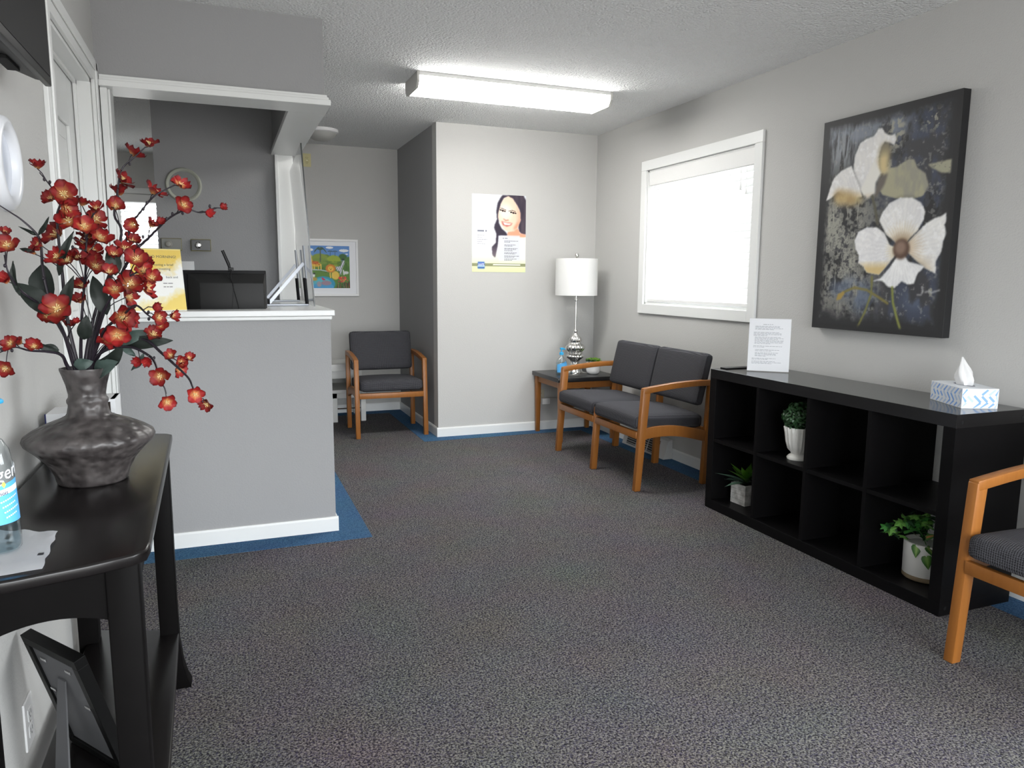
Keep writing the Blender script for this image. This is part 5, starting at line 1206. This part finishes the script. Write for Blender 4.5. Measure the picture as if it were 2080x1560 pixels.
for k in ('brow1', 'brow2'): c.put(c.line(P_[k], .0055, 0, PH/PW), (.18, .12, .11), .95)
for k in ('eye1', 'eye2'): c.put(c.line(P_[k], .012, 0, PH/PW), (.10, .07, .08), 1.0)
for k in ('eye1', 'eye2'):
    ex, ey = P_[k][1]; c.put(c.ell(ex+.003, ey+.006, .026, .013, 0), (.62, .50, .45)); c.put(c.ell(ex+.004, ey+.006, .016, .014, 0), (.07, .05, .05))
c.put(c.line(P_['nose'], .008, 1, PH/PW), (.66, .40, .33), .9)
c.put(c.mask(P_['lips'], 1), (.70, .34, .31), .95); c.put(c.mask(P_['teeth'], 1), (.99, .98, .97))
c.put(c.mask(P_['panel'], 1), np.array((.83, .84, .87)), .93)
c.put(np.clip((v-.80)*6, 0, 1)*(v < .94)*(u > .5), (.96, .985, .86), .5)
c.put(c.mask(P_['band'], 0), (.55, .565, .42)); c.put(c.line(P_['bandtext'], .010, 0, PH/PW), (.95, .96, .88))
c.put(c.mask(P_['logo'], 1), (.30, .44, .72)); lg = P_['logo']
c.put(c.mask([(lg[0][0], lg[0][1]+.055), (lg[1][0], lg[1][1]+.055), lg[2], lg[3]], 1), (.25, .42, .62), .7); c.put(c.mask([(lg[0][0], lg[0][1]+.05), (lg[1][0], lg[1][1]+.05), (lg[1][0], lg[1][1]+.066), (lg[0][0], lg[0][1]+.066)], 0), (.70, .82, .97))
po = thing('wall_poster', 'dental poster of a smiling dark haired woman on the far wall', 'poster', ((PX0+PX1)/2, YF-.0025, (PZ0+PZ1)/2), (PI/2, 0, 0))
obj('print', c.mesh(PW, PH), vcol('poster_print', .45, .3), po)
obj('paper_back', bx(-PW/2, PW/2, -PH/2, PH/2, -.0018, -.0003), PAPER, po)
SOFT = mat('soft_grey_ink', (.10, .105, .12), rough=.7); PALEI = mat('pale_ink', (.24, .25, .30), rough=.7)
def uvx(a): return (a[0]-.5)*PW, (.5-a[1])*PH
for yv, n in ((.590, 2), (.640, 2), (.685, 3), (.742, 2), (.785, 2), (.825, 2)):
    lines(po, n, .045, .175, (.5-yv)*PH, .0095, .0038, SOFT, .0003)
lines(po, 1, .03, .155, (.5-.553)*PH, .01, .0062, PALEI, .0003, ragged=0, word=.03)
lines(po, 1, -.185, -.075, (.5-.458)*PH, .01, .014, PALEI, .0003, ragged=0, word=.05)
for k in range(5): lines(po, 1, -.185, -.065, (.5-.525-.027*k)*PH, .01, .0032, PALEI, .0003, ragged=.3)
lx = ((P_['logo'][0][0]+P_['logo'][1][0])/2-.5)*PW; ly = (.5-(P_['logo'][0][1]+.048))*PH
obj('logo_lettering', text_mesh('AAPE', .0215, 'CENTER'), mat('lettering_white', (.85, .86, .9)), po, None, (lx, ly, .0004))
for x in (-PW/2+.012, PW/2-.012):
    for y in (-PH/2+.012, PH/2-.012): obj('tape', bx(x-.008, x+.008, y-.008, y+.008, .0001, .0004), clear('clear_tape'), po)

# framed animal print on the alcove back wall
AX0, AX1, AZ0, AZ1 = .60, 1.188, 1.103, 1.622
AW, AH = AX1-AX0, AZ1-AZ0
ap = thing('framed_animal_print', 'white framed childrens print of zoo animals on the alcove back wall', 'picture', ((AX0+AX1)/2, YB, (AZ0+AZ1)/2), (PI/2, 0, 0))
for n_, b in (('frame_rail', bx(-AW/2, AW/2, AH/2-.020, AH/2, 0, .024, .002)), ('frame_rail', bx(-AW/2, AW/2, -AH/2, -AH/2+.020, 0, .024, .002)), ('frame_stile', bx(-AW/2, -AW/2+.020, -AH/2+.02, AH/2-.02, 0, .024, .002)), ('frame_stile', bx(AW/2-.020, AW/2, -AH/2+.02, AH/2-.02, 0, .024, .002))):
    obj(n_, b, WHITE, ap)
obj('mat_board', bx(-AW/2+.018, AW/2-.018, -AH/2+.018, AH/2-.018, .002, .010), PAPER, ap)
zw, zh = .455, .385
c = Canvas(170, 150, (.36, .55, .80)); u, v = c.u, c.v
# picture coordinates: U from the right hand part that the photograph shows
def zu(x): return 1-(1340-x)/ (1340-560)*.88
def zv(y): return (y-315)/(1085-315)
def ze(x, y, rx, ry, col, soft=1): c.put(c.ell(zu(x), zv(y), rx/886., ry/770., soft), col)
c.put(np.clip((v-.05)*1.2, 0, 1)*.4, (.60, .74, .90))
for x, y, a, b in ((990, 350, 65, 20), (1240, 400, 85, 26), (650, 393, 60, 24), (1290, 462, 24, 10), (480, 360, 60, 18)): ze(x, y, a, b, (.93, .94, .95), 0)
ze(600, 520, 90, 60, (.80, .74, .22)); ze(930, 560, 90, 85, (.38, .50, .20)); ze(1220, 520, 75, 60, (.24, .40, .20)); ze(820, 560, 150, 100, (.52, .60, .24)); ze(1330, 620, 90, 110, (.30, .48, .20))
c.put(c.mask([(0, .38), (.3, .33), (1, .36), (1, 1), (0, 1)], 1), (.36, .52, .22)); ze(1060, 590, 125, 105, (.60, .68, .22)); ze(820, 600, 150, 60, (.48, .58, .24))
c.put(c.noise(30, 26, 4)*(v > .36)*(c.noise(8, 7, 9) > .5), (.20, .36, .14), .7)
asp = zh/zw
def zl(pts, w, col): c.put(c.line([(zu(x), zv(y)) for x, y in pts], w, 0, asp), col, .95)
zl([(828, 400), (826, 600)], .012, (.34, .38, .28))
for k in range(9):
    a = -PI*.02-k*PI*.96/8; zl([(828, 395), (828+55*math.cos(a), 380+40*math.sin(a)), (828+105*math.cos(a), 410+55*math.sin(a)+30*abs(math.cos(a)))], .007, (.25, .36, .30))
for x0 in (1000, 1085):
    zl([(x0, 420), (x0, 500)], .005, (.26, .38, .48))
    for k in range(6): a = -k*PI/5; zl([(x0, 415), (x0+42*math.cos(a), 415+22*math.sin(a)+10)], .005, (.26, .38, .48))
zl([(640, 480), (690, 640)], .022, (.88, .72, .26)); ze(755, 660, 85, 38, (.86, .66, .24)); ze(740, 625, 60, 30, (.78, .42, .18))
for x in (690, 720, 790, 835): zl([(x, 660), (x, 745)], .010, (.90, .78, .34))
for x, y in ((700, 600), (735, 640), (770, 620), (800, 660), (660, 560), (650, 520)): ze(x, y, 12, 12, (.70, .34, .14), 0)
zl([(640, 748), (830, 755), (1010, 790)], .010, (.72, .78, .80))
ze(870, 1010, 205, 140, (.20, .58, .72)); ze(850, 1000, 160, 100, (.36, .72, .78)); ze(860, 1060, 190, 70, (.30, .62, .82))
ze(1085, 850, 68, 78, (.90, .76, .32)); ze(1000, 725, 88, 75, (.84, .50, .18)); ze(1003, 730, 50, 48, (.94, .76, .30)); ze(985, 720, 6, 6, (.2, .15, .1), 0); ze(1022, 722, 6, 6, (.2, .15, .1), 0); ze(1003, 745, 12, 8, (.55, .25, .12), 0)
for x in (990, 1030): zl([(x, 810), (x+5, 890)], .012, (.92, .78, .36))
zm = c.mask([(zu(x), zv(y)) for x, y in ((1085, 690), (1130, 690), (1180, 680), (1205, 600), (1235, 570), (1252, 600), (1245, 640), (1215, 700), (1195, 770), (1188, 835), (1165, 835), (1158, 775), (1110, 765))], 1)
c.put(zm, (.88, .89, .92)); c.put(zm*(np.sin((u+v*.4)*170) > .45), (.20, .22, .25), .8)
ze(1225, 560, 22, 14, (.12, .14, .2)); ze(1270, 800, 50, 28, (.85, .86, .86)); zl([(1225, 760), (1235, 830)], .014, (.85, .86, .86))
ze(705, 850, 20, 40, (.95, .95, .95)); ze(712, 820, 18, 14, (.1, .12, .15)); ze(715, 920, 50, 32, (.72, .60, .28))
c.put(c.mask([(zu(x), zv(y)) for x, y in ((835, 890), (865, 895), (910, 930), (880, 945), (850, 935))], 0), (.78, .22, .36)); ze(920, 990, 88, 42, (.62, .52, .58)); ze(795, 1010, 42, 50, (.62, .60, .64))
for k in range(40):
    x = 1140+160*random.random(); y = 880+90*random.random(); ze(x, y, 12, 12, random.choice([(.86, .30, .20), (.90, .52, .30), (.80, .25, .30)]), 0)
c.put(c.mask([(zu(1090), 1), (zu(1130), .83), (zu(1300), .88), (1, .80), (1, 1)], 1)*c.noise(50, 8, 6), (.16, .18, .14)); 
for k in range(14): x = 1120+16*k; zl([(x, 1080), (x+random.uniform(-15, 15), 960+50*random.random())], .004, random.choice([(.55, .20, .15), (.20, .35, .15), (.6, .55, .4)]))
obj('print', c.mesh(zw, zh), vcol('animal_print', .5, .3), ap, None, (-.012, .006, .0108))

# flower canvas on the right wall
GX = 2.918; GY0, GY1, GZ0, GZ1 = 2.3221, 3.095, 1.0304, 2.0753
GW, GH = GY1-GY0, GZ1-GZ0
c = Canvas(300, 405, (.17, .17, .175)); u, v = c.u, c.v
def fbm(nx, ny, s): return c.noise(nx, ny, s)*.5+c.noise(nx*2, ny*2, s+1)*.27+c.noise(nx*4, ny*4, s+2)*.15+c.noise(nx*9, ny*9, s+3)*.08
n1 = fbm(7, 9, 1); n2 = fbm(14, 10, 20); n3 = fbm(40, 55, 40); streak = fbm(60, 9, 60)
inside = np.clip(np.minimum(np.minimum(u-.055, .945-u), np.minimum(v-.03, .95-v))*22+(n2-.5)*1.2, 0, 1)
c.put(inside*(n1 > .42), (.25, .25, .265), .8); c.put(inside*np.clip((n2-.45)*6, 0, 1)*np.clip((u-.35)*3, 0, 1), (.26, .29, .37), .75)
lm = inside*np.clip((.46-np.abs(u-.10)*.9)*4, 0, 1)*np.clip((.88-np.abs(v-.62)*2.2)*2, 0, 1)
c.put(lm*np.clip((n1*.35+n3*.65-.38)*6, 0, 1), (.64, .635, .59), .92); c.put(lm*np.clip((n3-.60)*10, 0, 1), (.24, .24, .24), .7)
c.put(lm*np.clip((streak-.60)*9, 0, 1), (.66, .65, .60), .7)
tl2 = inside*np.clip((.36-u)*7, 0, 1)*np.clip((.32-v)*7, 0, 1); c.put(tl2*np.clip((streak-.38)*6, 0, 1), (.60, .62, .64), .85)
tb_ = inside*np.clip((.16-np.abs(v-.07-.03*u)*2)*9, 0, 1)*np.clip((.75-u)*5, 0, 1); c.put(tb_*np.clip((n2-.40)*7, 0, 1), (.55, .58, .63), .8)
c.put(inside*np.clip((n3-.63)*11, 0, 1), (.60, .60, .58), .5); c.put(inside*np.clip((.10-np.abs(u-.83))*12, 0, 1)*np.clip((.07-np.abs(v-.09))*20, 0, 1)*(n3 > .52), (.66, .65, .58), .8)
for x, y, a, b in ((.58, .12, .06, .07), (.53, .30, .05, .06), (.90, .80, .02, .05)): c.put(c.ell(x, y, a, b, 4)*np.clip((n3-.42)*9, 0, 1), (.62, .61, .55), .9)
for x, y, a, b in ((.30, .80, .16, .05), (.42, .86, .10, .06), (.80, .84, .07, .04)): c.put(c.ell(x, y, a, b, 9)*np.clip((n2-.38)*5, 0, 1), (.38, .43, .52), .7)
A = ART
def shade(name, col, soft=1, k=1.): m_ = c.mask(A[name], soft); c.put(m_, col, k); return m_
m_ = shade('patch1', (.60, .59, .53)); c.put(m_*np.clip((n2-.45)*5, 0, 1), (.68, .66, .54), .8)
m_ = shade('patch2', (.64, .63, .54)); c.put(m_*(n3 > .55), (.45, .45, .42), .6)
rel = np.sin(u*140+6*n2)*.5+.5
def petal(name, cx, cy, base, gold, rad, ridge=.05):
    m_ = c.mask(A[name], 1); c.put(c.mask(A[name], 4), (.10, .10, .10), .55); c.put(m_, base); d = np.hypot(u-cx, (v-cy)*GH/GW)
    ang = np.arctan2((v-cy)*GH/GW, u-cx); st = .5+.5*np.sin(ang*46+9*n2+5*n3); c.put(m_*np.clip(n2*1.6-.4, 0, 1), (.76, .76, .79), .38); c.put(m_*st*np.clip(d/rad*.7, 0, 1), (.80, .80, .81), .20); c.put(m_*np.clip((n3-.55)*6, 0, 1), (.99, .99, .99), .5)
    c.put(m_*np.clip(1.05-d/rad+(st-.5)*.16, 0, 1)**1.3, gold, .85); return m_, d
m_, d = petal('petalA', .43, .42, (.93, .92, .90), (.86, .80, .62), .10); m_, d = petal('petalL', .34, .42, (.93, .92, .90), (.88, .82, .68), .10)
shade('gold1', (.80, .71, .50), 6); c.put(c.mask(A['gold1'], 6)*np.clip((n2-.35)*4, 0, 1), (.62, .50, .32), .6); shade('gold2', (.82, .74, .54), 5); c.put(c.mask(A['gold2'], 5)*np.clip((.22-v)*20, 0, 1), (.42, .40, .34), .8)
shade('dark1', (.40, .37, .34), 2); m_ = shade('cup', (.92, .91, .88), 2); c.put(m_*np.clip((v-.36)*18, 0, 1), (.76, .64, .48), .8)
def sl_(name, w, col, k=1.): c.put(c.line(A[name], w, 1, GH/GW), col, k)
sl_('stem0', .010, (.34, .33, .27))
ccx, ccy = A['centre'][0]
m_, d = petal('right', ccx, ccy, (.95, .945, .93), (.76, .62, .42), .17); c.put(m_*np.clip((v-ccy-.02)*16, 0, 1)*np.clip((.95-u)*9-.2, 0, 1), (.80, .70, .52), .75)
m_, d = petal('left', ccx, ccy, (.96, .955, .95), (.86, .76, .50), .12); c.put(m_*np.clip((v-ccy-.045)*26, 0, 1)*np.clip((u-.30)*8, 0, 1), (.84, .72, .44), .8)
m_, d = petal('top', ccx, ccy, (.95, .945, .93), (.80, .68, .45), .17); c.put(m_*np.clip(1-d/.11, 0, 1), (.46, .34, .25), .9)
m_, d = petal('bottom', ccx, ccy, (.97, .97, .965), (.86, .80, .60), .06)
c.put(c.ell(ccx, ccy, .058, .044, 2), (.36, .27, .22)); c.put(c.ell(ccx-.006, ccy-.006, .038, .028, 3), (.56, .46, .40))
sl_('stem1', .007, (.50, .46, .24)); sl_('stem2', .007, (.48, .47, .25)); sl_('stem3', .008, (.52, .54, .26)); shade('bud', (.66, .55, .28))
for k in ('sign1', 'sign2', 'sign3'): sl_(k, .004, (.72, .72, .72), .9)
edge = np.minimum(np.minimum(u, 1-u), np.minimum(v, 1-v)*1.3); c.put(np.clip((.045-edge)*60, 0, 1), (.155, .155, .158), .8)
c.a = np.clip(c.a+.075*(1-c.a)**2, 0, 1)
ga = thing('flower_canvas', 'large dark canvas painting of two white flowers above the black shelf', 'painting', (GX, (GY0+GY1)/2, (GZ0+GZ1)/2))
ga.matrix_world = frame_m((GX, (GY0+GY1)/2, (GZ0+GZ1)/2), (0, -1, 0), (0, 0, 1))
obj('painted_face', c.mesh(GW, GH), vcol('canvas_paint', .5, .2, bump=.3), ga, None, (0, 0, .0012))
obj('stretched_canvas', bx(-GW/2, GW/2, -GH/2, GH/2, -.0425, .0008, .002), mat('black_canvas_edge', (.012, .012, .013), rough=.6), ga)

# ================================================================ alcove bench, floor vent
bn = thing('white_bench', 'two tiered white bench standing in the alcove behind the chair', 'bench', (.82, 6.78, 0))
BW = mat('bench_white', (.66, .66, .64), rough=.35)
def bp(n, *a, m=BW): return obj(n, bx(*a), m, bn)
bp('top_slab', -.28, .31, -.20, .235, .455, .515, .003); bp('upper_apron', -.26, .29, -.175, -.155, .385, .455, .002); bp('lower_shelf', -.30, .33, -.235, .235, .262, .292, .003); bp('lower_apron', -.27, .30, -.215, -.197, .215, .262, .002)
for x in (-.25, .285):
    for y in (-.17, .21): bp('post', x-.02, x+.02, y-.02, y+.02, .292, .455, .002)
for x in (-.265, .06, .31):
    bp('leg', x-.022, x+.022, -.215, -.175, 0, .262, .003); bp('leg', x-.022, x+.022, .18, .22, 0, .262, .003)
obj('rod', tube(B(), [(-.26, -.20, .12), (.31, -.20, .12)], .006, 8), CHROME, bn)
vt = thing('floor_vent', 'low white heating vent cover on the wall behind the loveseat', 'vent', (XR-.013, 4.70, 0))
VW = mat('vent_enamel', (.50, .50, .49), rough=.4)
bm = hexa(B(), [(-.075, -.30, 0.002), (0, -.30, .002), (0, .29, .002), (-.075, .29, .002), (-.035, -.30, .135), (0, -.30, .145), (0, .29, .145), (-.035, .29, .135)]); obj('cover', bevel_all(bm, .003), VW, vt)
bm = hexa(B(), [(-.076, -.21, .02), (-.06, -.21, .02), (-.06, .22, .02), (-.076, .22, .02), (-.045, -.21, .115), (-.03, -.21, .115), (-.03, .22, .115), (-.045, .22, .115)]); obj('grille_opening', bm, mat('vent_dark', (.05, .05, .05), rough=.8), vt)
for k in range(6): obj('louvre', bx(-.0772+.005*k, -.055+.005*k, -.21, .22, .026+.016*k, .030+.016*k), VW, vt)
for y in (-.07, .08): obj('divider', hexa(B(), [(-.078, y-.006, .02), (-.06, y-.006, .02), (-.06, y+.006, .02), (-.078, y+.006, .02), (-.047, y-.006, .115), (-.03, y-.006, .115), (-.03, y+.006, .115), (-.047, y+.006, .115)]), VW, vt)
